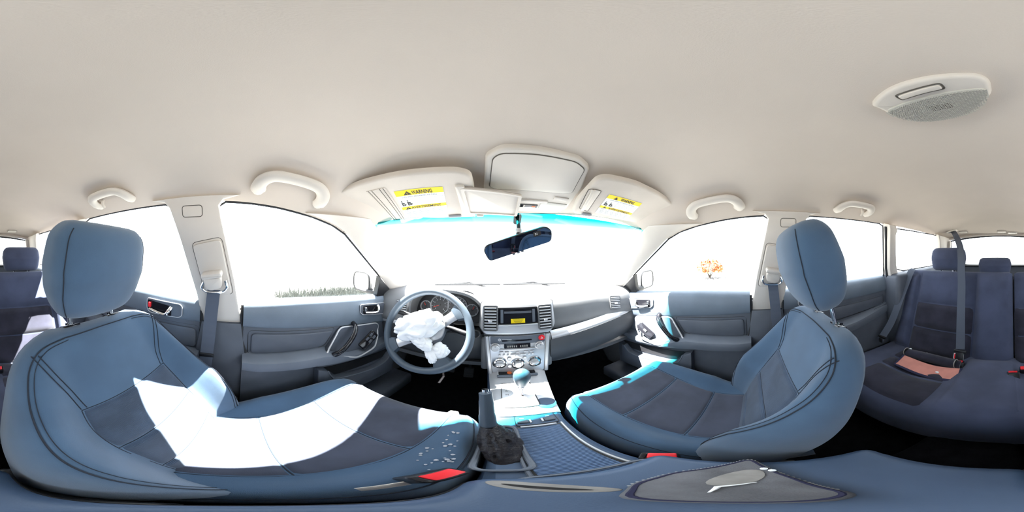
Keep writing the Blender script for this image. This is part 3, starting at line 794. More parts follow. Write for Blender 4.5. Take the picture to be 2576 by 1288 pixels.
# ------------------------------------------------------------------ steering wheel
WC = V((-0.362, 0.600, -0.305))
wt = R(26)
Mw = frame(WC, (1, 0, 0), (0, math.sin(wt), math.cos(wt)))     # n points to the driver
wh = Thing('steering_wheel', WC, 'leather steering wheel turned to one side, deployed white airbag hanging from its hub', 'steering wheel')
rim = [Mw @ V((0.180*math.cos(2*math.pi*k/64), 0.180*math.sin(2*math.pi*k/64), 0)) for k in range(64)]
wh.part('rim', tube(rim, [0.0155 + 0.002*max(0, math.cos(4*math.pi*k/64*1.0 + 1.2)) for k in range(64)], 14, closed=True), 'leather')
for an, wd in ((38, 0.046), (218, 0.046), (305, 0.040)):
    M2 = Mw @ Matrix.Rotation(R(an), 4, 'Z')
    rings = []
    for k in range(9):
        f = k / 8
        x = 0.045 + 0.130 * f
        ww = wd * (1.15 - 0.55 * math.sin(math.pi * min(1, f * 0.9)) * 0.6 + 0.15 * f)
        z = -0.022 + 0.022 * f
        rings.append([M2 @ V((x, y * ww / 2, z + h)) for y, h in ((-1, -0.006), (-1, 0.004), (-0.7, 0.009), (0, 0.010), (0.7, 0.009), (1, 0.004), (1, -0.006), (0, -0.012))])
    wh.part('spoke', loft(rings), 'silver')
    wh.part('spoke_grip', loft([[M2 @ V((x, y * (0.030 + 0.5 * (x - 0.140)), h - 0.002)) for y, h in ((-1, -0.008), (-0.8, 0.010), (0, 0.013), (0.8, 0.010), (1, -0.008), (0, -0.014))] for x in (0.138, 0.155, 0.170, 0.182)]), 'leather')
wh.part('hub', lathe([(0.070, -0.045), (0.075, -0.02), (0.066, 0.0), (0.052, 0.003), (0.050, -0.012), (0, -0.012)], Mw, 32), 'dark2')
wh.part('hub_cover', xf(prism(rpoly([(0.02, -0.05), (0.075, -0.02), (0.080, 0.05), (0.04, 0.075), (0.015, 0.03)], 0.02), Matrix.Identity(4), 0.012, 0.005), Mw @ Matrix.Translation((0, 0, -0.002))), 'silver')
def crumple(c, s, seed, n=72, m=36, fold=0.28, rot=0.0):
    v, f = [], []
    rings = []
    for j in range(m + 1):
        th = math.pi * j / m
        ring = []
        for i in range(n):
            ph = 2 * math.pi * i / n
            d = V((math.sin(th)*math.cos(ph), math.sin(th)*math.sin(ph), math.cos(th)))
            q = d * 1.6 + V((seed, seed * 0.7, 0))
            r = 1 + fold * (abs(noise.noise(q * 1.1)) * 1.7 - 0.35) + fold * 0.22 * abs(noise.noise(q * 2.6 + V((4, 1, 2))))
            ring.append(Matrix.Rotation(rot, 3, 'Z') @ V((d.x*s[0]*r, d.y*s[1]*r, d.z*s[2]*r)) + V(c))
        rings.append(ring)
    return loft(rings, False)
bag = join(crumple((-0.022, 0.018, 0.028), (0.100, 0.062, 0.040), 3.1, rot=0.45), crumple((-0.075, -0.005, 0.020), (0.050, 0.048, 0.036), 8.2), crumple((0.030, 0.050, 0.016), (0.045, 0.030, 0.022), 5.5, rot=-0.6),
           crumple((0.000, -0.045, 0.022), (0.050, 0.030, 0.022), 12.7, rot=-0.5), crumple((0.045, -0.090, 0.012), (0.022, 0.045, 0.010), 2.2, rot=0.5), crumple((0.075, -0.075, 0.008), (0.034, 0.032, 0.014), 20.2, rot=0.2))
wh.part('deployed_airbag', xf(bag, Mw), 'cloth', label='crumpled white airbag cloth', ang=70)
wh.part('airbag_flap', xf(rbox((-0.012, -0.066, 0.006), (0.10, 0.016, 0.010), 0.004), Mw @ Matrix.Rotation(R(-18), 4, 'Z')), 'black')
wh.part('column', tube([WC + V((0, 0.03, -0.02)), WC + V((0, 0.10, -0.035)), WC + V((0, 0.22, -0.06))], [0.045, 0.052, 0.06], 16), 'dark')
solo('indicator_stalk', tube([(-0.40, 0.675, -0.29), (-0.455, 0.665, -0.272), (-0.50, 0.655, -0.262), (-0.525, 0.65, -0.258)], [0.008, 0.010, 0.012, 0.011], 12), 'black', 'black indicator stalk left of the steering column', 'stalk')
solo('wiper_stalk', tube([(-0.32, 0.675, -0.30), (-0.27, 0.665, -0.305), (-0.225, 0.655, -0.315), (-0.205, 0.65, -0.318)], [0.008, 0.010, 0.012, 0.011], 12), 'black', 'black wiper stalk right of the steering column', 'stalk')
for nm, x, z, wd, lb in (('brake_pedal', -0.37, -0.74, 0.10, 'dark brake pedal deep in the driver footwell'), ('accelerator_pedal', -0.24, -0.77, 0.055, 'narrow accelerator pedal deep in the driver footwell')):
    t = Thing(nm, (x, 0.93, z - 0.05), lb, 'pedal')
    pd = t.part('pedal_pad', rbox((0, 0, 0), (wd, 0.012, 0.075), 0.005, 2, Matrix.Translation((x, 0.93, z)) @ Matrix.Rotation(R(-35), 4, 'X')), 'rubber')
    for k in range(4):
        t.part('pad_rib', rbox((0, -0.008, -0.025 + 0.0165*k), (wd * 0.85, 0.006, 0.006), 0.001, 1, Matrix.Translation((x, 0.93, z)) @ Matrix.Rotation(R(-35), 4, 'X')), 'rubber', parent=pd)
    t.part('pedal_arm', tube([(x, 0.94, z), (x, 1.02, z + 0.08), (x, 1.10, z + 0.22)], 0.008, 8), 'black')
# ------------------------------------------------------------------ centre console
co = Thing('centre_console', (0, 0.3, -0.93), 'dark centre console with silver shifter surround and ribbed roller cover', 'centre console')
def csec(y):
    xl = itp(y, [(-0.14, -0.101), (0.40, -0.101), (0.55, -0.110), (0.72, -0.125)])
    xr = itp(y, [(-0.14, 0.074), (0.38, 0.074), (0.55, 0.098), (0.72, 0.122)])
    zt = itp(y, [(-0.14, -0.585), (0.38, -0.580), (0.45, -0.576), (0.66, -0.560), (0.74, -0.550)])
    return xl, xr, zt
rings = []
for y in lin(-0.14, 0.74, 24):
    xl, xr, zt = csec(y)
    rings.append([V((xl, y, -0.93)), V((xl, y, zt - 0.03)), V((xl + 0.004, y, zt - 0.008)), V((xl + 0.014, y, zt)), V((xr - 0.014, y, zt)), V((xr - 0.004, y, zt - 0.008)), V((xr, y, zt - 0.03)), V((xr, y, -0.93))])
co.part('body', loft(rings), 'console')
# silver shifter surround
def surr(u, v):
    y = 0.405 + 0.30 * v
    xl, xr, zt = csec(y)
    xl, xr = xl + 0.004, xr - 0.002
    a = u * 2 - 1
    return V((xl + (xr - xl) * u, y, zt + 0.006 - 0.010 * abs(a) ** 6))
sr = co.part('shifter_surround', grid(surr, 20, 16, 0.01), 'silver')
def zc_top(y):
    return csec(y)[2] + 0.006
def lay(x, y, dz=0.0, ang=0.0):          # frame lying on the console top, u = X, v = Y
    return frame((x, y, zc_top(y) + dz), (1, 0, 0), (0, 1, 0.065 if y > 0.40 else 0.012))
tr = co.part('coin_tray', prism(rrect(0.150, 0.036, 0.007), lay(-0.004, 0.668, -0.001), 0.0025), 'gloss')
co.part('tray_rim', ring_prism(rrect(0.160, 0.046, 0.010), rrect(0.148, 0.034, 0.006), lay(-0.004, 0.668, -0.001), 0.007), 'silver', parent=tr)
co.part('tray_flap', xf(rbox((0, -0.027, 0.006), (0.160, 0.012, 0.012), 0.003), lay(-0.004, 0.668)), 'dark2', parent=tr)
for x, c in ((-0.034, 'amber'), (-0.016, 'patch'), (0.038, 'chrome')):
    co.part('coin', lathe([(0.010, 0), (0.010, 0.0022), (0, 0.0022)], lay(x, 0.669, 0.0015), 16), c, parent=tr)
gp = co.part('gear_plate', prism(rrect(0.105, 0.150, 0.014), lay(-0.018, 0.522, -0.0005), 0.002, 0.0005), 'silver')
co.part('gate_outline', ring_prism(rrect(0.107, 0.152, 0.015), rrect(0.102, 0.147, 0.013), lay(-0.018, 0.522), 0.0025), 'ink', parent=gp)
co.part('gate_slot', prism(rrect(0.014, 0.110, 0.006), lay(-0.010, 0.520, 0.0008), 0.0012), 'ink', parent=gp)
co.part('gear_letters', join(*[text_vf(ch, 0.013, lay(-0.053, y, 0.0018), 'CENTER') for ch, y in (('P', 0.562), ('R', 0.540), ('N', 0.518), ('D', 0.496))]), 'ink', parent=gp, smooth=False)
co.part('release_dot', lathe([(0.004, 0), (0.004, 0.002), (0, 0.002)], lay(-0.045, 0.585, 0.0015), 12), 'ink', parent=gp)
cp = co.part('cup_recess', lathe([(0.030, 0), (0.030, 0.0015), (0, 0.0015)], lay(0.052, 0.458, -0.0005), 28), 'console')
# seat heater switches
shp = co.part('heater_switch_panel', prism(rrect(0.096, 0.046, 0.008), lay(0.004, 0.380, -0.005), 0.004, 0.001), 'console')
co.part('panel_outline', ring_prism(rrect(0.099, 0.049, 0.009), rrect(0.095, 0.045, 0.007), lay(0.004, 0.380, -0.004), 0.0035), 'black', parent=shp)
for x in (-0.028, 0.034):
    k = co.part('heater_switch', xf(rbox((x, 0, 0.002), (0.026, 0.016, 0.007), 0.002), lay(0.0, 0.374)), 'dark2', parent=shp)
    co.part('switch_end', xf(rbox((x + (0.017 if x < 0 else -0.017), 0, 0.001), (0.005, 0.017, 0.006), 0.001), lay(0.0, 0.374)), 'silver', parent=shp)
    co.part('switch_mark', xf(rbox((x, 0.017, 0.0005), (0.010, 0.003, 0.0008), 0), lay(0.0, 0.374, -0.001)), 'tick', parent=shp, smooth=False)
# roller cover
ro = co.part('roller_recess', prism(rpoly([(-0.052, 0.352), (0.052, 0.352), (0.046, 0.125), (-0.058, 0.125)], 0.008), frame((0, 0, -0.5825), (1, 0, 0), (0, 1, 0)), 0.004), 'black')
for k in range(44):
    y = 0.341 - 0.0048 * k
    co.part('slat', rbox((-0.0003 * k * 0.5, y, -0.5775), (0.094, 0.0042, 0.005), 0.0014, 1), 'roller', parent=ro)
co.part('roller_rim', tube(cr([(-0.052, 0.352, -0.578), (-0.055, 0.24, -0.578), (-0.060, 0.125, -0.578)], 5), 0.003, 6), 'dark2', parent=ro)
co.part('roller_rim', tube(cr([(0.054, 0.352, -0.578), (0.051, 0.24, -0.578), (0.050, 0.125, -0.578)], 5), 0.003, 6), 'silver', parent=ro)
co.part('roller_grip', rbox((0.002, 0.347, -0.573), (0.080, 0.007, 0.009), 0.003), 'silver', parent=ro)
# gear lever
gl_ = Thing('gear_lever', (-0.008, 0.52, -0.57), 'gear lever with a rounded grey knob on the silver shifter plate', 'gear lever')
Mk = frame((-0.008, 0.522, -0.565), (1, 0, 0), (0, 1, 0.08))
gl_.part('shaft', lathe([(0.010, 0), (0.0075, 0.02), (0.007, 0.07)], Mk, 14), 'chrome')
gl_.part('knob', lathe([(0.010, 0.058), (0.016, 0.066), (0.022, 0.085), (0.027, 0.105), (0.0285, 0.122), (0.026, 0.138), (0.018, 0.150), (0.008, 0.154), (0, 0.155)], Mk, 24), 'leather')
gl_.part('knob_collar', lathe([(0.0125, 0.054), (0.0135, 0.060), (0.011, 0.064)], Mk, 18), 'chrome')
# hand brake
hbk = Thing('hand_brake', (-0.085, 0.22, -0.575), 'raised hand brake lever with wrinkled black leather boot', 'hand brake')
def boot():
    rings = []
    for j in range(15):
        f = j / 14
        cx, cy, cz = -0.076 - 0.025 * f, 0.268 + 0.040 * f ** 1.2, -0.582 + 0.105 * f
        rx, ry = 0.020 * (1 - f) + 0.014 + 0.004 * math.sin(math.pi * f), 0.062 * (1 - f) + 0.014 - 0.004 * math.sin(math.pi * f)
        ring = []
        for i in range(36):
            a = 2 * math.pi * i / 36
            n = noise.noise(V((math.cos(a) * 2.2, math.sin(a) * 2.2, f * 7.0)))
            n2 = noise.noise(V((math.cos(a) * 5, math.sin(a) * 5, f * 12.0 + 4)))
            n3 = noise.noise(V((math.cos(a) * 3.5, math.sin(a) * 3.5, f * 1.5 + 9)))
            k = 1 + (0.14 * n + 0.10 * n2 + 0.30 * n3) * math.sin(math.pi * min(1, f + 0.08))
            ring.append(V((cx + rx * k * math.cos(a), cy + ry * k * math.sin(a), cz + 0.006 * n2)))
        rings.append(ring)
    return loft(rings)
hbk.part('boot', boot(), 'boot', ang=60)
hbk.part('boot_frame', tube([V((-0.080 + p.x, 0.262 + p.y, -0.576)) for p in rrect(0.064, 0.19, 0.022)], 0.005, 8, closed=True), 'dark2')
gpth = [(-0.1005, 0.302, -0.492), (-0.103, 0.315, -0.462), (-0.1055, 0.330, -0.425), (-0.1085, 0.346, -0.382), (-0.110, 0.352, -0.368)]
hbk.part('grip', tube(cr(gpth, 5), [0.0145]*2 + [0.0165]*6 + [0.0155]*6 + [0.0145]*6 + [0.010], 16), 'leather')
hbk.part('grip_collar', tube([(-0.099, 0.296, -0.505), (-0.101, 0.305, -0.485)], 0.0160, 16), 'black')
hbk.part('release_button', tube([(-0.110, 0.352, -0.370), (-0.1108, 0.356, -0.359)], 0.0075, 14), 'chrome')
# armrest box
ar = Thing('armrest_box', (-0.015, 0.0, -0.60), 'grey blue armrest lid of the centre console between the front seats', 'armrest')
ar.part('box', rbox((-0.016, -0.005, -0.575), (0.168, 0.25, 0.075), 0.012, 3), 'console')
ar.part('lid', rbox((-0.015, 0.0, -0.522), (0.180, 0.245, 0.044), 0.018, 4), 'console')
ar.part('lid_joint', tube([V((-0.015 + p.x, p.y, -0.535)) for p in rrect(0.181, 0.246, 0.02)], 0.002, 6, closed=True), 'black')
lt = ar.part('latch', prism(circle(0.036, 24, 0, 0, 0.012), frame((-0.065, 0.088, -0.5015), (0.75, -0.66, 0), (0.66, 0.75, 0)), 0.0025, 0.001), 'patch')
ar.part('latch_slot', prism(circle(0.024, 20, 0, 0, 0.0035), frame((-0.066, 0.087, -0.4995), (0.75, -0.66, 0), (0.66, 0.75, 0)), 0.001), 'black', parent=lt)
ar.part('front_lip', tube(cr([(-0.075, 0.115, -0.540), (-0.06, 0.132, -0.545), (0.0, 0.136, -0.545), (0.05, 0.132, -0.545), (0.063, 0.112, -0.540)], 5), 0.004, 6), 'dark2')
# cloth pouch lying on the armrest lid
po = Thing('cloth_pouch', (0.005, 0.028, -0.500), 'small dark cloth pouch with serrated edge and pale oval badge on the armrest', 'pouch')
pp = rpoly([(0.084, 0.016), (0.022, 0.074), (-0.020, 0.076), (-0.060, 0.046), (-0.062, 0.004), (-0.042, -0.022), (0.014, -0.014)], 0.014)
Mp = frame((0, 0, -0.5002), (1, 0, 0), (0, 1, 0))
po.part('pouch_body', prism(pp, Mp, 0.012, 0.005, 3), 'pouch')
po.part('piping', tube([V((p.x * 0.94 + 0.0005, p.y * 0.93 + 0.002, -0.489)) for p in pp], 0.0018, 6, closed=True), 'navy')
teeth = []
for (a, b) in zip(pp, pp[1:] + pp[:1]):
    L_ = (b - a).length
    for k in range(max(1, int(L_ / 0.0035))):
        p = a.lerp(b, (k + 0.5) / max(1, int(L_ / 0.0035)))
        if p.x > -0.03:
            teeth.append(rbox((p.x, p.y, -0.4925), (0.0024, 0.0024, 0.004), 0.0006, 1))
po.part('serrated_edge', join(*teeth), 'zip')
po.part('badge', prism(circle(0.028, 24, 0.006, 0.028, 0.0145), Matrix.Translation((0, 0, -0.4885)) @ Matrix.Rotation(R(-25), 4, 'Z'), 0.002, 0.0008), 'patch')
for k in range(2):
    po.part('stud', lathe([(0.0035, 0), (0.0035, 0.002), (0, 0.003)], frame((0.040 + 0.006*k, -0.001 + 0.006*k, -0.4885), (1, 0, 0), (0, 1, 0)), 10), 'white')
po.part('pale_stripe', tube([(-0.030, 0.030, -0.487), (-0.012, 0.0305, -0.4865), (0.004, 0.012, -0.487)], [0.0006, 0.0022, 0.0006], 6), 'white')
# ------------------------------------------------------------------ front seats
HWB = [(-0.10, 0.240), (0.0, 0.248), (0.12, 0.250), (0.25, 0.252), (0.36, 0.240), (0.43, 0.225), (0.475, 0.200), (0.505, 0.160), (0.52, 0.12)]
LB = 0.515
def back_n(x, t):                        # front face of a backrest, height over its centre plane
    hw = sitp(t, HWB)
    q = min(1.0, abs(x) / hw)
    lum = 0.020 * math.exp(-((t - 0.12) / 0.12) ** 2) - 0.004
    b = itp(t, [(-0.10, 0.050), (0.03, 0.070), (0.18, 0.078), (0.32, 0.050), (0.43, 0.018), (0.52, 0.0)])
    n = lum + b * sm(0.50, 0.84, q)
    if q > 0.80:
        s = (q - 0.80) / 0.20
        n = -0.04 + (n + 0.04) * math.sqrt(max(0.0, 1 - s * s))
    if t > 0.455:
        s = min(1.0, (t - 0.455) / (LB - 0.455))
        n = -0.052 + (n + 0.052) * math.sqrt(max(0.0, 1 - s * s * 0.97))
    return n
HWC = [(-0.12, 0.205), (0.0, 0.222), (0.10, 0.248), (0.18, 0.256), (0.33, 0.258), (0.42, 0.248), (0.46, 0.230), (0.49, 0.205)]
LC = 0.49
def cush_z(x, y):
    hw = sitp(y, HWC)
    q = min(1.0, abs(x) / hw)
    z = 0.055 * sm(0.05, 0.42, y) - 0.012 * math.exp(-((y - 0.1) / 0.09) ** 2)
    b = itp(y, [(-0.1, 0.0), (0.03, 0.010), (0.13, 0.044), (0.35, 0.030), (0.49, 0.004)])
    z += b * sm(0.55, 0.83, q)
    if q > 0.82:
        s = (q - 0.82) / 0.18
        z = -0.055 + (z + 0.055) * math.sqrt(max(0.0, 1 - s * s))
    if y > 0.41:
        s = min(1.0, (y - 0.41) / (LC - 0.41))
        z = -0.045 + (z + 0.045) * math.sqrt(max(0.0, 1 - s * s * 0.98))
    return z
def fsamp(hw, n=36):
    out = []
    for k in range(n + 1):
        a = -1 + 2 * k / n
        out.append(hw * (0.55 * a + 0.45 * math.sin(a * math.pi / 2)))
    return out
def overlay(S, v0, v1, xl, xr, nu=24, nv=18, h=0.005, edge=0.010, flip=1):
    def fn(u, v):
        t = v0 + (v1 - v0) * v
        a, b = xl(t), xr(t)
        x = a + (b - a) * u
        p = S(x, t)
        e = 1e-3
        n = (S(x + e, t) - S(x - e, t)).cross(S(x, t + e) - S(x, t - e)).normalized() * flip
        dd = min(u * (b - a), (1 - u) * (b - a), v * (v1 - v0), (1 - v) * (v1 - v0))
        k = sm(0, edge, dd)
        return p + n * (h * k - 0.0025 * (1 - k))
    return grid(fn, nu, nv)
def seam(S, pts, r=0.0018, lift=0.0008, flip=1):
    out = []
    P = cr([(a, b, 0) for a, b in pts], 6) if len(pts) > 2 else [V((*pts[0], 0)).lerp(V((*pts[1], 0)), k / 8) for k in range(9)]
    for p in P:
        q = S(p.x, p.y)
        e = 1e-3
        n = (S(p.x + e, p.y) - S(p.x - e, p.y)).cross(S(p.x, p.y + e) - S(p.x, p.y - e)).normalized() * flip
        out.append(q + n * lift)
    return tube(out, r * 0.68, 6)
def headrest_vf(M, hw=0.143, hd=0.070, hh=0.116, taper=0.80, topk=0.86):
    rings = []
    m = 36
    for j in range(m + 1):
        a = -1 + 2 * j / m
        z = hh * (0.45 * a + 0.55 * math.sin(a * math.pi / 2))
        f = z / hh
        k = (max(0.0, 1 - abs(f) ** 5)) ** 0.4
        wid = hw * itp(f, [(-1, taper), (-0.4, 0.95), (0.1, 1.0), (0.7, 0.96), (1, topk)])
        dep = hd * itp(f, [(-1, 0.80), (0, 1.0), (1, 0.78)])
        wid = wid * (0.72 + 0.28 * k)
        dep = dep * (0.12 + 0.88 * k)
        ring = []
        for i in range(72):
            th = 2 * math.pi * i / 72
            c, s = math.cos(th), math.sin(th)
            x = wid * math.copysign(abs(c) ** 0.55, c)
            y = dep * math.copysign(abs(s) ** 0.62, s)
            y += 0.010 * (1 - (x / hw) ** 2) * (1 if s > 0 else 0.3)
            ring.append(M @ V((x, y, z)))
        rings.append(ring)
    return loft(rings)
def front_seat(fold, rec, hc, htilt, label, stain):
    X0, Y0, Z0 = fold
    th = R(rec)
    t = Thing('front_seat', (X0, Y0 + 0.2, Z0 - 0.30), label, 'car seat', 'front seats')
    Mb = Matrix(((1, 0, 0, X0), (0, math.cos(th), -math.sin(th), Y0), (0, math.sin(th), math.cos(th), Z0), (0, 0, 0, 1)))
    SB = lambda x, tt: Mb @ V((x, back_n(x, tt), tt))
    rings = []
    for k in range(41):
        tt = -0.10 + (LB + 0.10) * (k / 40)
        hw = sitp(tt, HWB)
        thk = itp(tt, [(-0.08, 0.13), (0.2, 0.125), (0.45, 0.105), (0.515, 0.105)])
        kk = 1.0
        if tt > 0.455:
            s = min(1.0, (tt - 0.455) / (LB - 0.455)); kk = math.sqrt(max(0, 1 - s * s * 0.97))
        fr = [Mb @ V((x, back_n(x, tt), tt)) for x in fsamp(hw)]
        bk = []
        for i in range(1, 16):
            x = hw * (1 - 2 * i / 16)
            n = -thk + (thk - 0.04) * (abs(x) / hw) ** 5
            bk.append(Mb @ V((x, -0.052 + (n + 0.052) * kk, tt)))
        rings.append(fr + bk)
    b = t.part('backrest', loft(rings), 'fabric', ang=70)
    wi = lambda s: (lambda tt: s * itp(tt, [(-0.06, 0.118), (0.1, 0.126), (0.22, 0.138), (0.302, 0.132)]))
    t.part('backrest_insert', overlay(SB, 0.165, 0.302, wi(-1), wi(1), flip=-1), 'insert', parent=b, ang=70)
    t.part('backrest_insert', overlay(SB, 0.040, 0.165, wi(-1), wi(1), flip=-1), 'insert', parent=b, ang=70)
    t.part('backrest_insert', overlay(SB, -0.06, 0.040, wi(-1), wi(1), flip=-1), 'insert', parent=b, ang=70)
    for s in (-1, 1):
        for o in (0.0, 0.012):
            t.part('seam', seam(SB, [(s * (0.132 - o), 0.306), (s * (0.145 - o), 0.36), (s * (0.170 - o), 0.42), (s * (0.190 - o), 0.462)], flip=-1), 'stitch', parent=b)
        t.part('seam', seam(SB, [(s * 0.110, 0.488), (s * 0.165, 0.475), (s * 0.196, 0.44), (s * 0.212, 0.37), (s * 0.216, 0.27), (s * 0.212, 0.16), (s * 0.200, 0.04), (s * 0.185, -0.05)], 0.0022, flip=-1), 'stitch', parent=b)
        t.part('seam', seam(SB, [(s * 0.104, 0.482), (s * 0.158, 0.469), (s * 0.188, 0.436), (s * 0.204, 0.368), (s * 0.208, 0.27), (s * 0.204, 0.16), (s * 0.192, 0.04), (s * 0.177, -0.05)], 0.0012, flip=-1), 'stitch', parent=b)
    t.part('seam', seam(SB, [(-0.110, 0.488), (0.0, 0.492), (0.110, 0.488)], 0.0020, flip=-1), 'stitch', parent=b)
    # cushion
    SCU = lambda x, y: V((X0 + x, Y0 + y, Z0 + cush_z(x, y)))
    rings = []
    for k in range(37):
        y = -0.12 + (LC + 0.12) * k / 36
        hw = sitp(y, HWC)
        kk = 1.0
        if y > 0.41:
            s = (y - 0.41) / (LC - 0.41); kk = math.sqrt(max(0, 1 - s * s * 0.98))
        fr = [SCU(x, y) for x in fsamp(hw)]
        bk = []
        for i in range(1, 16):
            x = hw * (1 - 2 * i / 16)
            z = -0.125 + 0.07 * (abs(x) / hw) ** 5
            bk.append(V((X0 + x, Y0 + y, Z0 - 0.045 + (z + 0.045) * kk)))
        rings.append(fr + bk)
    c = t.part('cushion', loft(rings), 'fabric', ang=70)
    wc = lambda s: (lambda y: s * itp(y, [(0.0, 0.130), (0.2, 0.146), (0.36, 0.162), (0.485, 0.170)]))
    for a, bb in ((-0.05, 0.115), (0.115, 0.275), (0.275, 0.470)):
        t.part('cushion_insert', overlay(SCU, a, bb, wc(-1), wc(1), edge=0.008), 'insert_y', parent=c, ang=70)
    for yy in (0.115, 0.275):
        t.part('seam', seam(SCU, [(wc(-1)(yy), yy), (0, yy), (wc(1)(yy), yy)], 0.0022, -0.0004), 'stitch', parent=c)
    for s in (-1, 1):
        t.part('seam', seam(SCU, [(wc(s)(yy), yy) for yy in (-0.04, 0.05, 0.15, 0.25, 0.35, 0.42, 0.468)], 0.0022, -0.0004), 'stitch', parent=c)
        t.part('seam', seam(SB, [(wi(s)(tt), tt) for tt in (-0.05, 0.0, 0.08, 0.16, 0.24, 0.302)], 0.0022, -0.0004, flip=-1), 'stitch', parent=b)
    for tt in (0.302, 0.165, 0.04):
        t.part('seam', seam(SB, [(wi(-1)(tt), tt), (0, tt), (wi(1)(tt), tt)], 0.0022, -0.0004, flip=-1), 'stitch', parent=b)
    for s in (-1, 1):
        t.part('seam', seam(SCU, [(s * 0.222, 0.02), (s * 0.234, 0.16), (s * 0.236, 0.32), (s * 0.222, 0.42), (s * 0.20, 0.462)], 0.0018), 'stitch', parent=c)
    # base, rails, recliner cover
    t.part('seat_base', rbox((X0, Y0 + 0.16, Z0 - 0.165), (0.40, 0.44, 0.10), 0.02), 'black')
    for s in (-1, 1):
        t.part('seat_rail', rbox((X0 + s * 0.18, Y0 + 0.16, Z0 - 0.255), (0.04, 0.50, 0.05), 0.006), 'black')
        t.part('hinge_cover', rbox((X0 + s * 0.252, Y0 - 0.02, Z0 - 0.055), (0.022, 0.16, 0.11), 0.010, 3), 'black')
    # headrest on two posts
    Mh = Matrix.Translation(hc) @ Matrix.Rotation(R(-htilt), 4, 'X')
    h = t.part('headrest', headrest_vf(Mh), 'fabric', ang=70)
    for s in (-1, 1):
        P = []
        for k in range(15):
            f = -0.88 + 1.74 * k / 14
            wx = 0.143 * itp(f, [(-1, 0.80), (-0.4, 0.95), (0.1, 1.0), (0.7, 0.96), (1, 0.86)]) * (0.72 + 0.28 * (1 - abs(f) ** 5) ** 0.4)
            dp = 0.070 * itp(f, [(-1, 0.80), (0, 1.0), (1, 0.78)]) * (0.12 + 0.88 * (1 - abs(f) ** 5) ** 0.4)
            cth = R(38)
            P.append(Mh @ V((s * wx * math.cos(cth) ** 0.55 * 1.005, dp * math.sin(cth) ** 0.62 * 1.01 + 0.010 * (1 - (wx * math.cos(cth) ** 0.55 / 0.143) ** 2), f * 0.116)))
        t.part('seam', tube(cr(P, 3), 0.0012, 6), 'stitch', parent=h)
        g0 = Mb @ V((s * 0.070, -0.052, LB - 0.012))
        top = Mh @ V((s * 0.070, -0.005, -0.09))
        t.part('headrest_post', tube([g0 - V((0, 0, 0.02)), g0.lerp(top, 0.5), top], 0.0062, 12), 'chrome', parent=h)
        Mg = Mb @ Matrix.Translation((s * 0.070, -0.052, LB - 0.004))
        t.part('post_guide', xf(join(rbox((0, 0, 0), (0.048, 0.030, 0.012), 0.004, 2), lathe([(0.011, 0.0), (0.010, 0.012), (0, 0.012)], Matrix.Identity(4), 14)), Mg), 'gloss')
    if stain:
        rnd = random.Random(4)
        blobs = []
        for k in range(34):
            x, y = rnd.choice([(0.185, 0.27), (0.20, 0.33), (0.215, 0.24), (0.13, 0.30), (0.205, 0.29)])
            x += rnd.gauss(0, 0.008); y += rnd.gauss(0, 0.014)
            p = SCU(x, y)
            blobs.append(prism([V((a.x * rnd.uniform(0.6, 1.3), a.y)) for a in circle(rnd.uniform(0.0015, 0.004), 7)], frame(p + V((0, 0, 0.002)), (1, 0, 0.05), (0, 1, 0)), 0.0008))
        t.part('pale_stain', join(*blobs), 'inkgrey', parent=c, smooth=False)
    return t
front_seat((-0.36, -0.05, -0.62), 29, (-0.358, -0.326, -0.044), 12, 'blue grey driver seat crossed by a bright patch of sunlight', True)
front_seat((0.36, 0.042, -0.650), 24, (0.362, -0.158, -0.028), 16, 'blue grey front passenger seat with shaded charcoal insert', False)
# seat belt buckles
def buckle(name, M, label, h=0.075, red=True, w=0.052, group=None, stem=True):
    t = Thing(name, M.translation, label, 'belt buckle', group)
    t.part('housing', xf(rbox((0, 0, -h/2), (w, 0.028, h), 0.007, 3), M), 'black')
    t.part('release_button', xf(rbox((0.003, 0.001, 0.002), (w * 0.72, 0.019, 0.008), 0.003), M), 'red')
    t.part('tongue_slot', xf(rbox((-w * 0.40, 0.001, 0.001), (w * 0.14, 0.018, 0.004), 0.001), M), 'gloss')
    if stem:
        t.part('stem', xf(strap([(0, 0, -h), (0.0, 0.0, -h - 0.06)], w * 0.6, 0.006, (1, 0, 0)), M), 'black')
    return t
buckle('belt_buckle', frame((-0.126, 0.128, -0.520), (0.35, 0.94, 0), (-0.94, 0.35, 0.25)), 'black belt buckle with red button at the driver seat, paper tag below it')
buckle('belt_buckle', frame((0.083, 0.125, -0.560), (0.5, -0.86, 0), (0.86, 0.5, 0.15)), 'black belt buckle with red button beside the front passenger cushion')
solo('paper_tag', grid(lambda u, v: V((-0.140 - 0.006 * u + 0.006 * v, 0.100 - 0.034 * u, -0.530 - 0.030 * v + 0.004 * math.sin(u * 4))), 8, 4, 0.001), 'beige', 'crumpled pale tag hanging below the driver belt buckle', 'tag')
# front belts
def belt(name, pts, wd, label, group=None, w=0.046):
    t = Thing(name, pts[-1], label, 'seat belt', group)
    t.part('webbing', strap(cr(pts, 6), w, 0.0018, wd), 'strap')
    return t
for s in (-1, 1):
    who = 'driver' if s < 0 else 'front passenger'
    t = belt('seat_belt', [(s * 0.655, -0.088, -0.112), (s * 0.652, -0.095, -0.20), (s * 0.648, -0.104, -0.36), (s * 0.645, -0.115, -0.55), (s * 0.65, -0.125, -0.80)], (0, 1, 0), 'grey shoulder belt hanging from the pillar beside the %s seat' % who, 'front seat belts')
    t.part('belt_stop', rbox((s * 0.644, -0.106, -0.40), (0.010, 0.052, 0.016), 0.003), 'black')
    if s > 0:
        t.part('belt_tongue', join(rbox((0.640, -0.112, -0.455), (0.012, 0.056, 0.024), 0.004), rbox((0.640, -0.110, -0.482), (0.003, 0.024, 0.036), 0.001)), 'chrome')
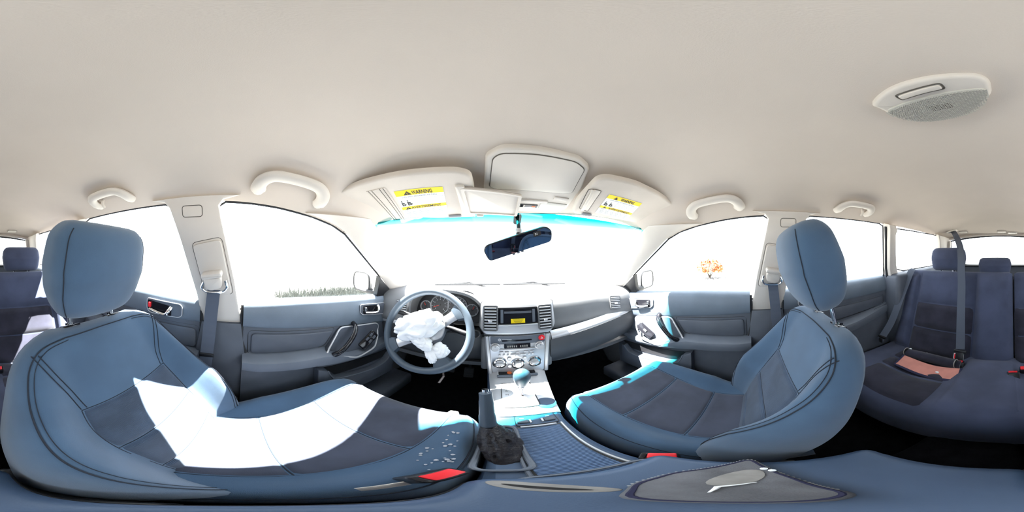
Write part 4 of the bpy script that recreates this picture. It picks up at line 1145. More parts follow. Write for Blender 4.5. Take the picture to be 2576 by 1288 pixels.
# lap belt end lying by the driver door
solo('lap_belt', strap(cr([(-0.60, 0.02, -0.68), (-0.615, 0.08, -0.645), (-0.612, 0.15, -0.655), (-0.60, 0.24, -0.70), (-0.60, 0.28, -0.75)], 5), 0.046, 0.002, (1, 0, 0.6)), 'strap', 'loose lap belt webbing between the driver cushion and the door', 'seat belt')
# ------------------------------------------------------------------ rear bench
rt = R(21)
RY, RZ = -0.80, -0.645
MR = Matrix(((1, 0, 0, 0), (0, math.cos(rt), -math.sin(rt), RY), (0, math.sin(rt), math.cos(rt), RZ), (0, 0, 0, 1)))   # x, n (forward), t (up the back)
LR = 0.56
def rear_back(name, x0, x1, panels, label, heads):
    t = Thing(name, ((x0 + x1) / 2, RY, RZ), label, 'car seat', 'rear seat backs')
    b = t.part('backrest', xf(rbox(((x0 + x1) / 2, -0.06, LR / 2 - 0.02), (x1 - x0, 0.12, LR + 0.04), 0.032, 4), MR), 'rear_fabric', ang=60)
    t.part('gap_board', xf(rbox(((x0 + x1) / 2 + (-0.02 if x0 < -0.2 else 0.0) * 0, -0.125, LR / 2 - 0.03), (x1 - x0 + 0.012, 0.012, LR), 0.002), MR), 'carpet', parent=b)  # dark board added to stop the bright cargo bay showing between the backs
    for (a, c, t0, t1, m, h) in panels:
        S = lambda x, tt: MR @ V((x, 0.0 - 0.0, tt))
        t.part('padded_panel', overlay(S, t0, t1, lambda q: a, lambda q: c, 14, 12, h, 0.03, -1), m, parent=b, ang=70)
    for hx, w_, hh, zoff in heads:
        Mh = Matrix.Translation(MR @ V((hx, -0.055, LR + 0.035 + hh - 0.02 + zoff))) @ Matrix.Rotation(R(4), 4, 'X')
        h = t.part('headrest', headrest_vf(Mh, w_, 0.055, hh, 0.92, 0.90), 'rear_fabric', ang=70)
        for s in (-1, 1):
            t.part('headrest_post', tube([MR @ V((hx + s * 0.05, -0.055, LR - 0.03)), Mh @ V((s * 0.05, 0, -hh * 0.8))], 0.006, 10), 'chrome', parent=h)
    return t
rear_back('rear_seat_back', -0.116, 0.615, [(0.110, 0.490, 0.33, 0.545, 'rear_fabric', 0.014), (0.110, 0.490, 0.16, 0.33, 'rear_insert', 0.018), (0.110, 0.490, -0.02, 0.16, 'rear_insert', 0.020),
          (0.492, 0.610, 0.0, 0.53, 'rear_fabric', 0.030), (-0.112, 0.106, -0.03, 0.545, 'rear_fabric', 0.026)], 'wide rear seat back with two headrests behind the passenger seat', [(0.330, 0.128, 0.080, 0.0), (0.0, 0.108, 0.054, -0.020)])
rear_back('rear_seat_back', -0.615, -0.120, [(-0.490, -0.124, 0.33, 0.545, 'rear_fabric', 0.014), (-0.490, -0.124, 0.16, 0.33, 'rear_insert', 0.018), (-0.490, -0.124, -0.02, 0.16, 'rear_insert', 0.020), (-0.610, -0.492, 0.0, 0.53, 'rear_fabric', 0.030)],
          'narrow rear seat back with one headrest behind the driver seat', [(-0.336, 0.128, 0.080, 0.0)])
rc_ = Thing('rear_cushion', (0, -0.55, -0.78), 'dark blue rear bench cushion spanning the cabin behind the front seats', 'car seat')
RC0, RC1 = -0.82, -0.325
def rcz(x, y):
    f = (y - RC0) / (RC1 - RC0)
    z = -0.655 + 0.035 * f
    hump = 0.030 * (1 - sm(0.10, 0.17, abs(x)))
    z += hump - 0.012 * (1 - sm(0.0, 0.16, abs(abs(x) - 0.33)))
    return z
def rcs(x, y):
    z = rcz(x, y)
    if y > RC1 - 0.09:
        s = min(1.0, (y - RC1 + 0.09) / 0.09)
        z = -0.73 + (z + 0.73) * math.sqrt(max(0, 1 - s * s * 0.99))
    return V((x, y, z))
rings = []
for k in range(27):
    f = k / 26
    y = RC0 + (RC1 - RC0) * (1 - (1 - f) ** 1.5)
    rings.append([rcs(-0.63 + 1.26 * i / 60, y) for i in range(61)] + [V((0.63, y, -0.80)), V((-0.63, y, -0.80))])
cb = rc_.part('cushion', loft(rings), 'rear_fabric', ang=60)
for a, c in ((0.155, 0.50), (-0.50, -0.155)):
    for y0_, y1_ in ((-0.79, -0.66), (-0.66, -0.56), (-0.56, -0.37)):
        rc_.part('padded_panel', overlay(rcs, y0_, y1_, lambda q: a, lambda q: c, 16, 10, 0.010, 0.03), 'rear_insert', parent=cb, ang=70)
rc_.part('padded_panel', overlay(rcs, -0.79, -0.37, lambda q: -0.12, lambda q: 0.125, 14, 14, 0.008, 0.03), 'rear_fabric', parent=cb, ang=70)
# open child-anchor flap with pink felt
af = Thing('anchor_flap', (0.28, -0.66, -0.645), 'open child seat anchor flap lined with pink felt on the rear bench', 'flap')
def flap(u, v):
    return V((0.425 - 0.305 * u - 0.01 * v, -0.668 + 0.088 * v + 0.004 * math.sin(u * 5), rcz(0.3, -0.62) + 0.020 + 0.007 * math.sin(u * 6 + 1) + 0.010 * (1 - v)))
af.part('felt', grid(flap, 18, 6, 0.003), 'pink')
rimp = [flap(0, k / 5) for k in range(6)] + [flap(k / 14, 1) for k in range(1, 15)] + [flap(1, 1 - k / 5) for k in range(1, 6)]
af.part('binding', tube(rimp, 0.008, 8, flat=0.6), 'navy')
af.part('roll', tube(cr([(0.44, -0.700, -0.618), (0.36, -0.705, -0.612), (0.25, -0.706, -0.612), (0.13, -0.702, -0.618)], 6), 0.028, 14), 'rear_insert')
for x, sx_ in ((0.425, -1), (0.150, 1)):
    af.part('anchor_hole', tube([V((x + 0.004*math.cos(a), -0.690 + 0.020*math.cos(a), -0.598 + 0.026*math.sin(a))) for a in [2*math.pi*k/20 for k in range(20)]], 0.0025, 6, closed=True), 'patch')
    af.part('anchor_void', prism(circle(0.019, 20, 0, 0, 0.025), frame((x, -0.689, -0.598), (0.2, 1, 0), (0, -0.35, 1)), 0.002), 'black')
for k, (x, y, z, lb) in enumerate(((0.205, -0.605, -0.612, 'white crumb lying on the pink felt flap'), (0.435, -0.745, -0.612, 'pale crumb in the bench crease by the outer anchor hole'), (0.330, -0.745, -0.612, 'pale crumb in the bench crease behind the middle of the flap'))):
    solo('crumb', crumple((x, y, z), (0.008, 0.005, 0.004), k * 3.3, 12, 8), 'white', lb, 'crumb', group='crumbs on the rear bench')
solo('plastic_cap', lathe([(0.014, 0.0), (0.015, 0.006), (0.011, 0.013), (0, 0.015)], frame((-0.195, 0.418, -0.594), (1, 0, 0), (0, 0.75, -0.66)), 18), 'white', 'small white plastic cap at the front edge of the driver cushion', 'cap')
# rear belts
tb = Thing('seat_belt', (0.625, -0.66, -0.60), 'grey shoulder belt across the outer wing of the rear seat back', 'seat belt')
wp = [V((0.560, -0.985, -0.122)), V((0.566, -0.945, -0.150)), V((0.580, -0.855, -0.30)), V((0.598, -0.775, -0.46)), V((0.612, -0.715, -0.545)), V((0.622, -0.69, -0.585))]
tb.part('webbing', strap(cr(wp, 6), 0.048, 0.002, (1, 0.25, 0.1)), 'strap')
tb.part('tongue', join(rbox((0.615, -0.700, -0.562), (0.060, 0.014, 0.016), 0.004), rbox((0.618, -0.690, -0.585), (0.026, 0.008, 0.034), 0.003)), 'black')
tc = Thing('seat_belt', (0.142, -0.715, -0.60), 'centre rear belt dropping from the roof past a headrest, printed tag on its tongue', 'seat belt')
p0 = V((0.450, -1.50, head_z(0.45, -1.50) - 0.010))
cpts = [p0, V((0.375, -1.35, 0.165)), V((0.255, -1.11, 0.050)), V((0.208, -0.99, -0.035)), V((0.192, -0.935, -0.115)), V((0.180, -0.90, -0.20)), V((0.165, -0.83, -0.36)), V((0.150, -0.765, -0.52)), V((0.148, -0.755, -0.54))]
tc.part('webbing', strap(cr(cpts, 6), 0.046, 0.002, [(1, 0.35, -0.3)] * 12 + [(1, 0.2, -0.1)] * 6 + [(1, 0, 0)] * 31), 'strap')
tc.part('tongue', xf(join(rbox((0, 0, 0), (0.064, 0.014, 0.018), 0.005), rbox((0, 0, -0.04), (0.042, 0.012, 0.07), 0.004)), Matrix.Translation((0.146, -0.745, -0.548)) @ Matrix.Rotation(R(20), 4, 'X')), 'black')
Mt = Matrix.Translation((0.150, -0.732, -0.578)) @ Matrix.Rotation(R(20), 4, 'X')
tg_ = tc.part('printed_tag', xf(rbox((0, 0, 0), (0.050, 0.003, 0.036), 0.001), Mt), 'white')
tc.part('tag_red', xf(rbox((0.018, 0.002, 0), (0.008, 0.001, 0.030), 0), Mt), 'red', parent=tg_, smooth=False)
tc.part('tag_block', join(*[xf(rbox((-0.006, 0.002, 0.010 - 0.007*k), (0.020, 0.001, 0.004), 0), Mt) for k in range(4)]), 'ink', parent=tg_, smooth=False)
buckle('belt_buckle', frame((0.140, -0.715, -0.600), (1, 0, 0), (0, 0.94, 0.34)), 'black centre belt buckle under the tongue beside the pink flap', 0.05, stem=False)
buckle('belt_buckle', frame((-0.108, -0.655, -0.600), (1, 0, 0), (0, 0.85, 0.5)), 'rear belt buckle with a pale sleeve at the middle of the bench', 0.06, stem=False)
buckle('belt_buckle', frame((-0.152, -0.675, -0.590), (1, 0, 0), (0, 0.9, -0.42)), 'upright red rear belt buckle beside the narrow seat back', 0.06, stem=False, w=0.034)
# ------------------------------------------------------------------ ceiling fittings
def grab(Y0, Y1, s, hook, label, dx=0.0):
    ys = (Y0 + Y1) / 2
    def on(y, drop=0.0, inb=0.0):        # a point under the headliner, inboard of the window edge
        x = head_pt(0.925, y).x - inb
        return V((s * x, y, head_z(x, y) - drop))
    t = Thing('grab_handle', on(ys), label, 'grab handle', 'ceiling grab handles')
    L_ = Y1 - Y0
    A = [on(Y0, 0.004, 0.002), on(Y0, 0.014, 0.024), on(Y0 + 0.05 * L_, 0.018, 0.048), on(Y0 + 0.17 * L_, 0.018, 0.064), on(Y0 + 0.36 * L_, 0.018, 0.068),
         on(Y0 + 0.64 * L_, 0.018, 0.068), on(Y0 + 0.83 * L_, 0.018, 0.064), on(Y1 - 0.05 * L_, 0.018, 0.048), on(Y1, 0.014, 0.024), on(Y1, 0.004, 0.002)]
    n = 9 * 5 + 1
    rr = [0.0195 + 0.004 * (abs(2 * k / (n - 1) - 1) ** 3) for k in range(n)]
    t.part('grip', tube(cr(A, 5), rr, 12, flat=0.66), 'beige')
    for e, y in ((0, Y0), (1, Y1)):
        t.part('mount', tube([on(y, -0.004, -0.004), on(y, 0.010, 0.010)], [0.020, 0.015], 12), 'beige')
    if hook:
        y = Y0 + 0.25 * L_
        t.part('coat_hook', tube(cr([on(y, -0.004, 0.02), on(y, 0.016, 0.024), on(y, 0.024, 0.020), on(y, 0.026, 0.010)], 4), 0.006, 10), 'beige')
grab(0.045, 0.240, -1, False, 'beige grab handle above the driver door window')
grab(0.045, 0.240, 1, False, 'beige grab handle above the front passenger window')
grab(-0.545, -0.375, -1, True, 'beige grab handle with coat hook above the rear window, driver side')
grab(-0.545, -0.375, 1, True, 'beige grab handle with coat hook above the rear window, passenger side')
# dome lamp
dl = Thing('dome_lamp', (0.0, -0.185, 0.27), 'pale ceiling dome lamp with ribbed clear lens above the rear seats', 'dome lamp')
Md = frame((0, 0, head_z(0, -0.19) + 0.004), (1, 0, 0), (0, -1, 0))      # n looks down; v = -Y
out = [(0.067, -0.150), (0.026, -0.1375), (-0.017, -0.1375), (-0.056, -0.145), (-0.068, -0.156), (-0.071, -0.175), (-0.066, -0.200), (-0.036, -0.238), (0.014, -0.247), (0.050, -0.234), (0.068, -0.195), (0.070, -0.165)]
oc = [V((p.x, -p.y)) for p in cr([(a, b, 0) for a, b in out], 4, True)]
dl.part('housing', prism(oc, Md, 0.016, 0.007, 3), 'beige')
lens = [(0.066, -0.172), (-0.068, -0.174), (-0.063, -0.199), (-0.035, -0.234), (0.013, -0.243), (0.047, -0.230), (0.064, -0.194)]
lz = rpoly([(a, -b) for a, b in lens], 0.012)
le = dl.part('lens', prism(lz, Md @ Matrix.Translation((0, 0, 0.0145)), 0.005, 0.002), 'lens')
rb = []
for k in range(38):
    x = -0.066 + 0.0036 * k
    y1_ = -0.176
    dd = 1 - (abs(x + 0.0) / 0.070) ** 2.2
    y2_ = -0.178 - 0.064 * max(0.05, dd) ** 0.6
    rb.append(xf(rbox((x, -(y1_ + y2_) / 2, 0.0197), (0.0014, abs(y2_ - y1_), 0.0016), 0), Md))
for k in range(17):
    yy = -0.178 - 0.0037 * k
    f = min(1, (yy + 0.243) / 0.064)
    hwid = 0.066 * max(0.0, 1 - (1 - f) ** 2.6) ** 0.5
    rb.append(xf(rbox((0, -yy, 0.0197), (2 * hwid, 0.0013, 0.0016), 0), Md))
dl.part('lens_ribs', join(*rb), 'lens', parent=le, smooth=False)
dl.part('bulb', xf(rbox((-0.003, 0.205, 0.0185), (0.030, 0.014, 0.003), 0.001), Md), 'beige_line', parent=le)
dl.part('switch', xf(rbox((0.003, 0.158, 0.018), (0.052, 0.010, 0.008), 0.003), Md), 'beige')
dl.part('switch_outline', tube([Md @ V((p.x + 0.003, p.y + 0.158, 0.0165)) for p in rrect(0.056, 0.014, 0.004)], 0.0012, 5, closed=True), 'beige_line')
# overhead console
oh = Thing('overhead_console', (0.02, 0.45, 0.22), 'beige overhead console with flat lid between the sun visors', 'overhead console')
O0, O1, O2 = V((-0.11, 0.31, 0.262)), V((0.11, 0.31, 0.262)), V((0, 0.62, 0.212))
vO = (O2 - (O0 + O1) / 2).normalized()
Mo = frame((0, 0.31, 0.262), (-1, 0, 0), vO)            # n = (-1,0,0) x v -> looks down
def oxy(pts):
    o = V((0, 0.31, 0.262))
    return [V((-p[0], (V(p) - o).dot(vO))) for p in pts]
olist = [(-0.128, 0.50, 0.231), (-0.112, 0.340, 0.257), (-0.080, 0.309, 0.262), (-0.010, 0.306, 0.262), (0.090, 0.311, 0.261), (0.132, 0.335, 0.257), (0.165, 0.428, 0.243), (0.182, 0.585, 0.218), (0.165, 0.625, 0.211), (0.042, 0.640, 0.209), (-0.118, 0.635, 0.210), (-0.132, 0.60, 0.215)]
Mo2 = Mo @ Matrix.Translation((0, 0, -0.020))
op = rpoly(oxy(olist), 0.012)
oh.part('housing', prism(op, Mo2, 0.028, 0.008, 3), 'beige')
plist = [(-0.108, 0.468, 0.236), (-0.096, 0.342, 0.257), (-0.080, 0.326, 0.259), (-0.006, 0.321, 0.260), (0.086, 0.322, 0.260), (0.120, 0.340, 0.257), (0.146, 0.462, 0.237), (0.120, 0.476, 0.235), (0.034, 0.482, 0.234), (-0.09, 0.478, 0.235)]
ol = rpoly(oxy(plist), 0.012)
oh.part('lid', prism(ol, Mo @ Matrix.Translation((0, 0, 0.004)), 0.007, 0.002), 'beige')
oh.part('lid_joint', tube([Mo @ V((p.x, p.y, 0.0085)) for p in ol], 0.0018, 6, closed=True), 'beige_line')
def obox(cx, cy, w_, h_, d_, m, nm, par=None, z=0.006, r=0.004):
    c = oxy([(cx, cy, 0.262 + (cy - 0.31) * (-0.050 / 0.31))])[0]
    return oh.part(nm, prism(rrect(w_, h_, r, c.x, c.y), Mo @ Matrix.Translation((0, 0, z)), d_, min(0.0015, d_ / 3)), m, parent=par)
obox(0.128, 0.512, 0.052, 0.022, 0.006, 'beige', 'lamp_button')
obox(0.118, 0.572, 0.098, 0.052, 0.005, 'lens', 'map_lamp_lens')
dsp = obox(0.028, 0.585, 0.070, 0.024, 0.0045, 'gloss', 'warning_display')
obox(0.048, 0.585, 0.014, 0.010, 0.0015, 'amber', 'amber_mark', dsp, 0.0105)
obox(0.012, 0.585, 0.004, 0.020, 0.0015, 'beige', 'display_divider', dsp, 0.0105)
oh.part('tray_step', xf(rbox((oxy([(0.03, 0.54, 0.225)])[0].x, oxy([(0.03, 0.545, 0.2241)])[0].y, 0.009), (0.12, 0.018, 0.008), 0.003), Mo), 'beige')
# sun visors
def visor(quad_pts, drop_rt, label_corners, label, name='sun_visor'):
    pts = [V(p) for p in quad_pts]
    o, u = pts[0], (pts[1] - pts[0]).normalized()
    n = u.cross(pts[2] - pts[0]).normalized()
    if n.z > 0: n = -n
    v = n.cross(u)                       # u x v = n
    M = frame(o, u, v)
    loc = lambda p: V(((V(p) - o).dot(u), (V(p) - o).dot(v)))
    return M, loc
def warn_label(t, parent, M, loc, c, big):
    # printed sheet with two yellow bars, pictograms and lines of type; c = four corners, reading order
    q = [loc(p) for p in c]
    ex = (q[1] - q[0])
    ey = (q[3] - q[0])
    # label frame: origin top left, x to the right, y downwards
    o3 = M @ V((q[0].x, q[0].y, 0))
    x3 = (M @ V((q[1].x, q[1].y, 0))) - o3
    y3 = (M @ V((q[3].x, q[3].y, 0))) - o3
    d3 = (M @ V((q[2].x, q[2].y, 0))) - o3
    W_, H_ = 1.0, 1.0
    nrm = M.to_3x3() @ V((0, 0, 1))
    def P(x, y, h):                      # bilinear over the sheet
        return o3 + x3 * x * (1 - y) + y3 * y * (1 - x) + d3 * x * y + nrm * h
    def quadp(x0, y0, x1, y1, h):
        return grid(lambda a, b: P(x0 + (x1 - x0) * a, y0 + (y1 - y0) * b, h), 6, 3)
    sh = t.part('warning_label', grid(lambda a, b: P(a, b, 0.0006), 6, 6, 0.0004), 'white', parent=parent, smooth=False)
    # third level is the last: bars and type hang from the visor body as parts of the label family
    def bar(x0, y0, x1, y1, m, nm, h=0.0012):
        t.part(nm, quadp(x0, y0, x1, y1, h), m, smooth=False, fix=False, parent=parent)
    bar(0, 0, 1, 0.165, 'yellow', 'label_band')
    bar(0, 0.545, 1, 0.665, 'yellow', 'label_band')
    asp = x3.length / y3.length
    def typ(s, x, y, hgt, wd, m, nm, bold=0.0):    # fit string to width wd at left x, baseline y
        v, f = text_vf(s, 1.0, Matrix.Identity(4), off=0, bold=bold)
        mx = max(p.x for p in v); mn = min(p.x for p in v); my = max(p.y for p in v)
        vv = [P(x + (p.x - mn) / (mx - mn) * wd, y - p.y / 0.72 * hgt, 0.0018) for p in v]
        return (vv, f)
    def tri_(x, y, h):
        w_ = h / asp * 1.1
        return ([P(x, y, 0.0018), P(x + w_, y, 0.0018), P(x + w_ / 2, y - h, 0.0018)], [(0, 1, 2)])
    t.part('label_lettering', join(typ('WARNING', 0.36, 0.145, 0.115, 0.42, 'ink', '', 0.022), tri_(0.175, 0.147, 0.112), typ('AVERTISSEMENT', 0.235, 0.650, 0.085, 0.66, 'ink', '', 0.02), tri_(0.085, 0.652, 0.088)), 'ink', smooth=False, fix=False, parent=parent)
    ex_ = [typ('!', 0.257, 0.140, 0.07, 0.012, '', ''), typ('!', 0.148, 0.646, 0.05, 0.010, '', '')]
    t.part('label_mark', join(*[([p + nrm * 0.0006 for p in a], b) for a, b in ex_]), 'yellow', smooth=False, fix=False, parent=parent)
    lines = [typ('EVEN WITH ADVANCED AIR BAGS', 0.12, 0.235, 0.050, 0.74, '', '', 0.012), typ('MÊME AVEC DES COUSSINS GONFLABLES INTELLIGENTS', 0.05, 0.722, 0.040, 0.90, '', '', 0.008)]
    t.part('label_headings', join(*lines), 'inkgrey', smooth=False, fix=False, parent=parent)
    small = []
    for k, s in enumerate(('Children can be killed or seriously injured by the air bag', 'The back seat is the safest place for children', 'Never put a rear-facing child seat in the front', 'Always use seat belts and child restraints', "See owner's manual for more information about air bags")):
        small.append(typ(s, 0.33, 0.295 + 0.055 * k, 0.032, min(0.64, 0.0112 * len(s)), '', ''))
    rl = random.Random(9)
    for k in range(5):
        for j in range(6):
            small.append(quadp(0.06 + 0.15 * j, 0.762 + 0.045 * k, 0.06 + 0.15 * j + 0.08 + 0.05 * rl.random(), 0.775 + 0.045 * k, 0.0016))
    t.part('label_small_print', join(*small), 'inkgrey', smooth=False, fix=False, parent=parent)
    pic = []
    for ox, sc_ in ((0.05, 1.0), (0.185, 1.1)):
        pic += [quadp(ox, 0.36, ox + 0.025 * sc_, 0.50, 0.0018), quadp(ox, 0.475, ox + 0.085 * sc_, 0.505, 0.0018), quadp(ox + 0.03, 0.39, ox + 0.065 * sc_, 0.44, 0.0018), quadp(ox + 0.055, 0.44, ox + 0.10 * sc_, 0.462, 0.0018), quadp(ox + 0.005, 0.315, ox + 0.028, 0.345, 0.0018)]
    t.part('label_pictograms', join(*pic), 'ink', smooth=False, fix=False, parent=parent)
dv = Thing('sun_visor', (-0.36, 0.48, 0.18), 'beige sun visor with stained band and slide-out extension above the wheel', 'sun visor', 'sun visors')
DVq = [(-0.147, 0.365, 0.215), (-0.525, 0.29, 0.215), (-0.165, 0.63, 0.177)]
M, loc = visor(DVq, 0, None, '')
dvo = [(-0.525, 0.283, 0.216), (-0.417, 0.292, 0.218), (-0.308, 0.313, 0.218), (-0.175, 0.345, 0.217), (-0.147, 0.365, 0.215), (-0.148, 0.425, 0.207), (-0.170, 0.635, 0.177), (-0.323, 0.616, 0.175), (-0.545, 0.522, 0.181), (-0.588, 0.470, 0.187)]
dp = rpoly([loc(p) for p in dvo], 0.020)
Mv = M @ Matrix.Translation((0, 0, -0.016))
vb = dv.part('visor_body', prism(dp, Mv, 0.018, 0.008, 3), 'beige2')
warn_label(dv, vb, M @ Matrix.Translation((0, 0, 0.0022)), loc, [(-0.364, 0.372, 0.208), (-0.227, 0.398, 0.208), (-0.263, 0.565, 0.183), (-0.437, 0.560, 0.179)], True)
bnd = [loc(p) for p in [(-0.433, 0.330, 0.211), (-0.372, 0.341, 0.212), (-0.452, 0.585, 0.176), (-0.505, 0.565, 0.177)]]
bd = dv.part('elastic_band', prism(bnd, M @ Matrix.Translation((0, 0, 0.0015)), 0.003, 0.0008), 'beige2')
for f in (0.12, 0.30, 0.72, 0.9):
    a, b = bnd[0].lerp(bnd[1], f), bnd[3].lerp(bnd[2], f)
    dv.part('band_stitching', tube([M @ V((a.x, a.y, 0.0046)), M @ V((b.x, b.y, 0.0046))], 0.0010, 5), 'beige_line', parent=bd)
cf = [loc(p) for p in [(-0.194, 0.396, 0.209), (-0.170, 0.401, 0.209), (-0.188, 0.577, 0.184), (-0.212, 0.581, 0.183)]]
dv.part('extension_clip', prism(rpoly(cf, 0.007), M @ Matrix.Translation((0, 0, 0.001)), 0.010, 0.004), 'beige')
exo = [loc(p) for p in [(-0.182, 0.407, 0.208), (-0.015, 0.458, 0.206), (-0.011, 0.611, 0.184), (-0.190, 0.575, 0.184)]]
ec = sum((V((p.x, p.y)) for p in exo), V((0, 0))) / 4
ep = rpoly(exo, 0.008)
dv.part('slide_out_extension', prism(ep, M @ Matrix.Translation((0, 0, 0.004)), 0.005, 0.001), 'beige')
dv.part('extension_frame', ring_prism(ep, [ec + (p - ec) * 0.90 for p in ep], M @ Matrix.Translation((0, 0, 0.005)), 0.008), 'beige')
hk = M @ V((*loc((-0.245, 0.600, 0.180)), 0.006))
dv.part('visor_clip', join(rbox(hk, (0.050, 0.016, 0.010), 0.004)), 'inkgrey')
dv.part('hinge_arm', tube([M @ V((*loc((-0.555, 0.500, 0.182)), -0.008)), V((-0.585, 0.47, 0.165)), V((-0.575, 0.455, head_z(0.575, 0.45)))], 0.006, 10), 'beige')
solo('visor_hook', join(rbox((-0.155, 0.660, head_z(0.155, 0.645) - 0.012), (0.03, 0.016, 0.03), 0.005)), 'beige', 'small beige hook at the windscreen header holding the driver visor', 'hook')
pv = Thing('sun_visor', (0.36, 0.42, 0.18), 'clean beige sun visor with warning label above the passenger side dash', 'sun visor', 'sun visors')
PVq = [(0.137, 0.313, 0.222), (0.562, 0.313, 0.222), (0.185, 0.53, 0.18)]
M, loc = visor(PVq, 0, None, '')
pvo = [(0.150, 0.330, 0.219), (0.165, 0.312, 0.222), (0.255, 0.293, 0.226), (0.375, 0.291, 0.227), (0.535, 0.302, 0.224), (0.60, 0.39, 0.207), (0.590, 0.500, 0.186), (0.514, 0.517, 0.183), (0.184, 0.537, 0.179), (0.158, 0.455, 0.194)]
pb = rpoly([loc(p) for p in pvo], 0.022)
vb = pv.part('visor_body', prism(pb, M @ Matrix.Translation((0, 0, -0.016)), 0.018, 0.008, 3), 'beige2')
warn_label(pv, vb, M @ Matrix.Translation((0, 0, 0.0022)), loc, [(0.226, 0.373, 0.210), (0.371, 0.364, 0.212), (0.436, 0.508, 0.184), (0.261, 0.499, 0.186)], False)
sl = [loc(p) for p in [(0.152, 0.372, 0.210), (0.192, 0.366, 0.212), (0.228, 0.500, 0.186), (0.186, 0.489, 0.188)]]
scen = sum((V((p.x, p.y)) for p in sl), V((0, 0))) / 4
rp_ = rpoly(sl, 0.010)
rs = pv.part('clip_recess', prism(rp_, M @ Matrix.Translation((0, 0, 0.0015)), 0.002, 0.0006), 'beige')
pv.part('recess_outline', tube([M @ V((p.x, p.y, 0.0030)) for p in rp_], 0.0012, 5, closed=True), 'beige_line', parent=rs)
pv.part('clip_bar', tube([M @ V((*(sl[0].lerp(sl[1], 0.35)), 0.003)), M @ V((*(sl[0].lerp(sl[1], 0.32).lerp(sl[3].lerp(sl[2], 0.32), 0.12)), 0.010)), M @ V((*(sl[0].lerp(sl[1], 0.32).lerp(sl[3].lerp(sl[2], 0.32), 0.88)), 0.010)), M @ V((*(sl[3].lerp(sl[2], 0.35)), 0.003))], 0.006, 8), 'beige', parent=rs)
hk = M @ V((*loc((0.235, 0.520, 0.183)), 0.006))
pv.part('visor_clip', rbox(hk, (0.040, 0.016, 0.010), 0.004), 'inkgrey')
pv.part('hinge_arm', tube([M @ V((*loc((0.555, 0.490, 0.188)), -0.008)), V((0.583, 0.47, 0.168)), V((0.575, 0.455, head_z(0.575, 0.45)))], 0.006, 10), 'beige')
# inside mirror
im = Thing('rear_view_mirror', (-0.005, 0.60, 0.06), 'dark tilted rear view mirror with compass display below the shade band', 'mirror')
mc = V((-0.004, 0.600, 0.064))
uu = V((0.247, -0.02, 0.082)).normalized()
Mm = frame(mc, uu, (0, -0.27, 1))
mo = rpoly([(-0.134, 0.020), (-0.128, -0.030), (0.125, -0.030), (0.136, 0.012), (0.118, 0.034), (-0.118, 0.034)], 0.018, 5)
im.part('housing', prism(mo, Mm @ Matrix.Translation((0, 0, -0.024)), 0.030, 0.006, 3), 'gloss')
mi = [V((p.x * 0.965, p.y * 0.90)) for p in mo]
gm = im.part('mirror_glass', prism(mi, Mm @ Matrix.Translation((0, 0, 0.0055)), 0.0012), 'mirror')
dsx = im.part('compass_display', prism(rrect(0.030, 0.018, 0.005, 0.075, 0.017), Mm @ Matrix.Translation((0, 0, 0.0068)), 0.0006), 'ink', parent=gm)
im.part('compass_letter', text_vf('N', 0.013, Mm @ Matrix.Translation((0.071, 0.0125, 0.0077)), 'CENTER'), 'white', parent=gm, smooth=False)
for x in (-0.03, -0.012, 0.004):
    im.part('mirror_button', xf(rbox((x, -0.031, 0.002), (0.011, 0.006, 0.010), 0.002), Mm), 'dark2')
im.part('stem', tube(cr([Mm @ V((0.0, 0.02, -0.022)), V((0.0, 0.64, 0.115)), V((0.003, 0.665, 0.150)), V((0.004, 0.70, 0.178))], 5), 0.0085, 12), 'black')
im.part('ball_joint', join(lathe([(0.013, -0.010), (0.016, 0.0), (0.012, 0.012)], frame((0.0, 0.642, 0.118), (1, 0, 0), (0, 1, 0)), 16)), 'silver')
im.part('windscreen_foot', prism(rrect(0.034, 0.055, 0.012), frame((0.004, 0.706, 0.184), (1, 0, 0), (0, -0.78, 0.64)), -0.012), 'black')
# rear ceiling fittings
rb_ = Thing('ceiling_belt_outlet', (0.45, -1.50, 0.2), 'ceiling outlet where the centre rear belt comes out', 'belt outlet')
Mx = frame((0.45, -1.50, head_z(0.45, -1.50) + 0.002), (1, 0, -0.25), (0.05, -1, 0.0))
rb_.part('outlet_bezel', prism(rrect(0.115, 0.075, 0.02), Mx, 0.010, 0.004), 'beige')
rb_.part('outlet_mouth', prism(rrect(0.078, 0.042, 0.012), Mx @ Matrix.Translation((0, 0, 0.0095)), 0.0015), 'black')
def fit(nm, x, y, w_, h_, lb, cat, detail):
    t = Thing(nm, (x, y, head_z(x, y) - 0.012), lb, cat)
    Mq = frame((x, y, head_z(x, y) + 0.002), (1, 0, 0), (0, -1, -0.12))
    t.part('cover', prism(rrect(w_, h_, 0.012), Mq, 0.012, 0.005), 'beige')
    t.part('joint', tube([Mq @ V((p.x, p.y, 0.006)) for p in rrect(w_ + 0.003, h_ + 0.003, 0.013)], 0.0016, 5, closed=True), 'beige_line')
    t.part('lens', prism(rrect(w_ * 0.7, h_ * 0.55, 0.006), Mq @ Matrix.Translation((0, 0, 0.0118)), 0.002), detail)
fit('ceiling_cover', -0.02, -1.64, 0.085, 0.07, 'small square beige cover on the ceiling above the tailgate', 'cover', 'beige')
fit('cargo_lamp', -0.13, -1.68, 0.105, 0.05, 'small cargo lamp on the ceiling above the tailgate', 'lamp', 'lens')
fit('ceiling_hook_cover', 0.36, -1.58, 0.085, 0.05, 'flat beige ceiling cover beside the rear belt outlet', 'cover', 'beige')
fit('ceiling_socket_cover', -0.36, -1.58, 0.085, 0.06, 'square beige ceiling cover behind the driver headrest', 'cover', 'beige')
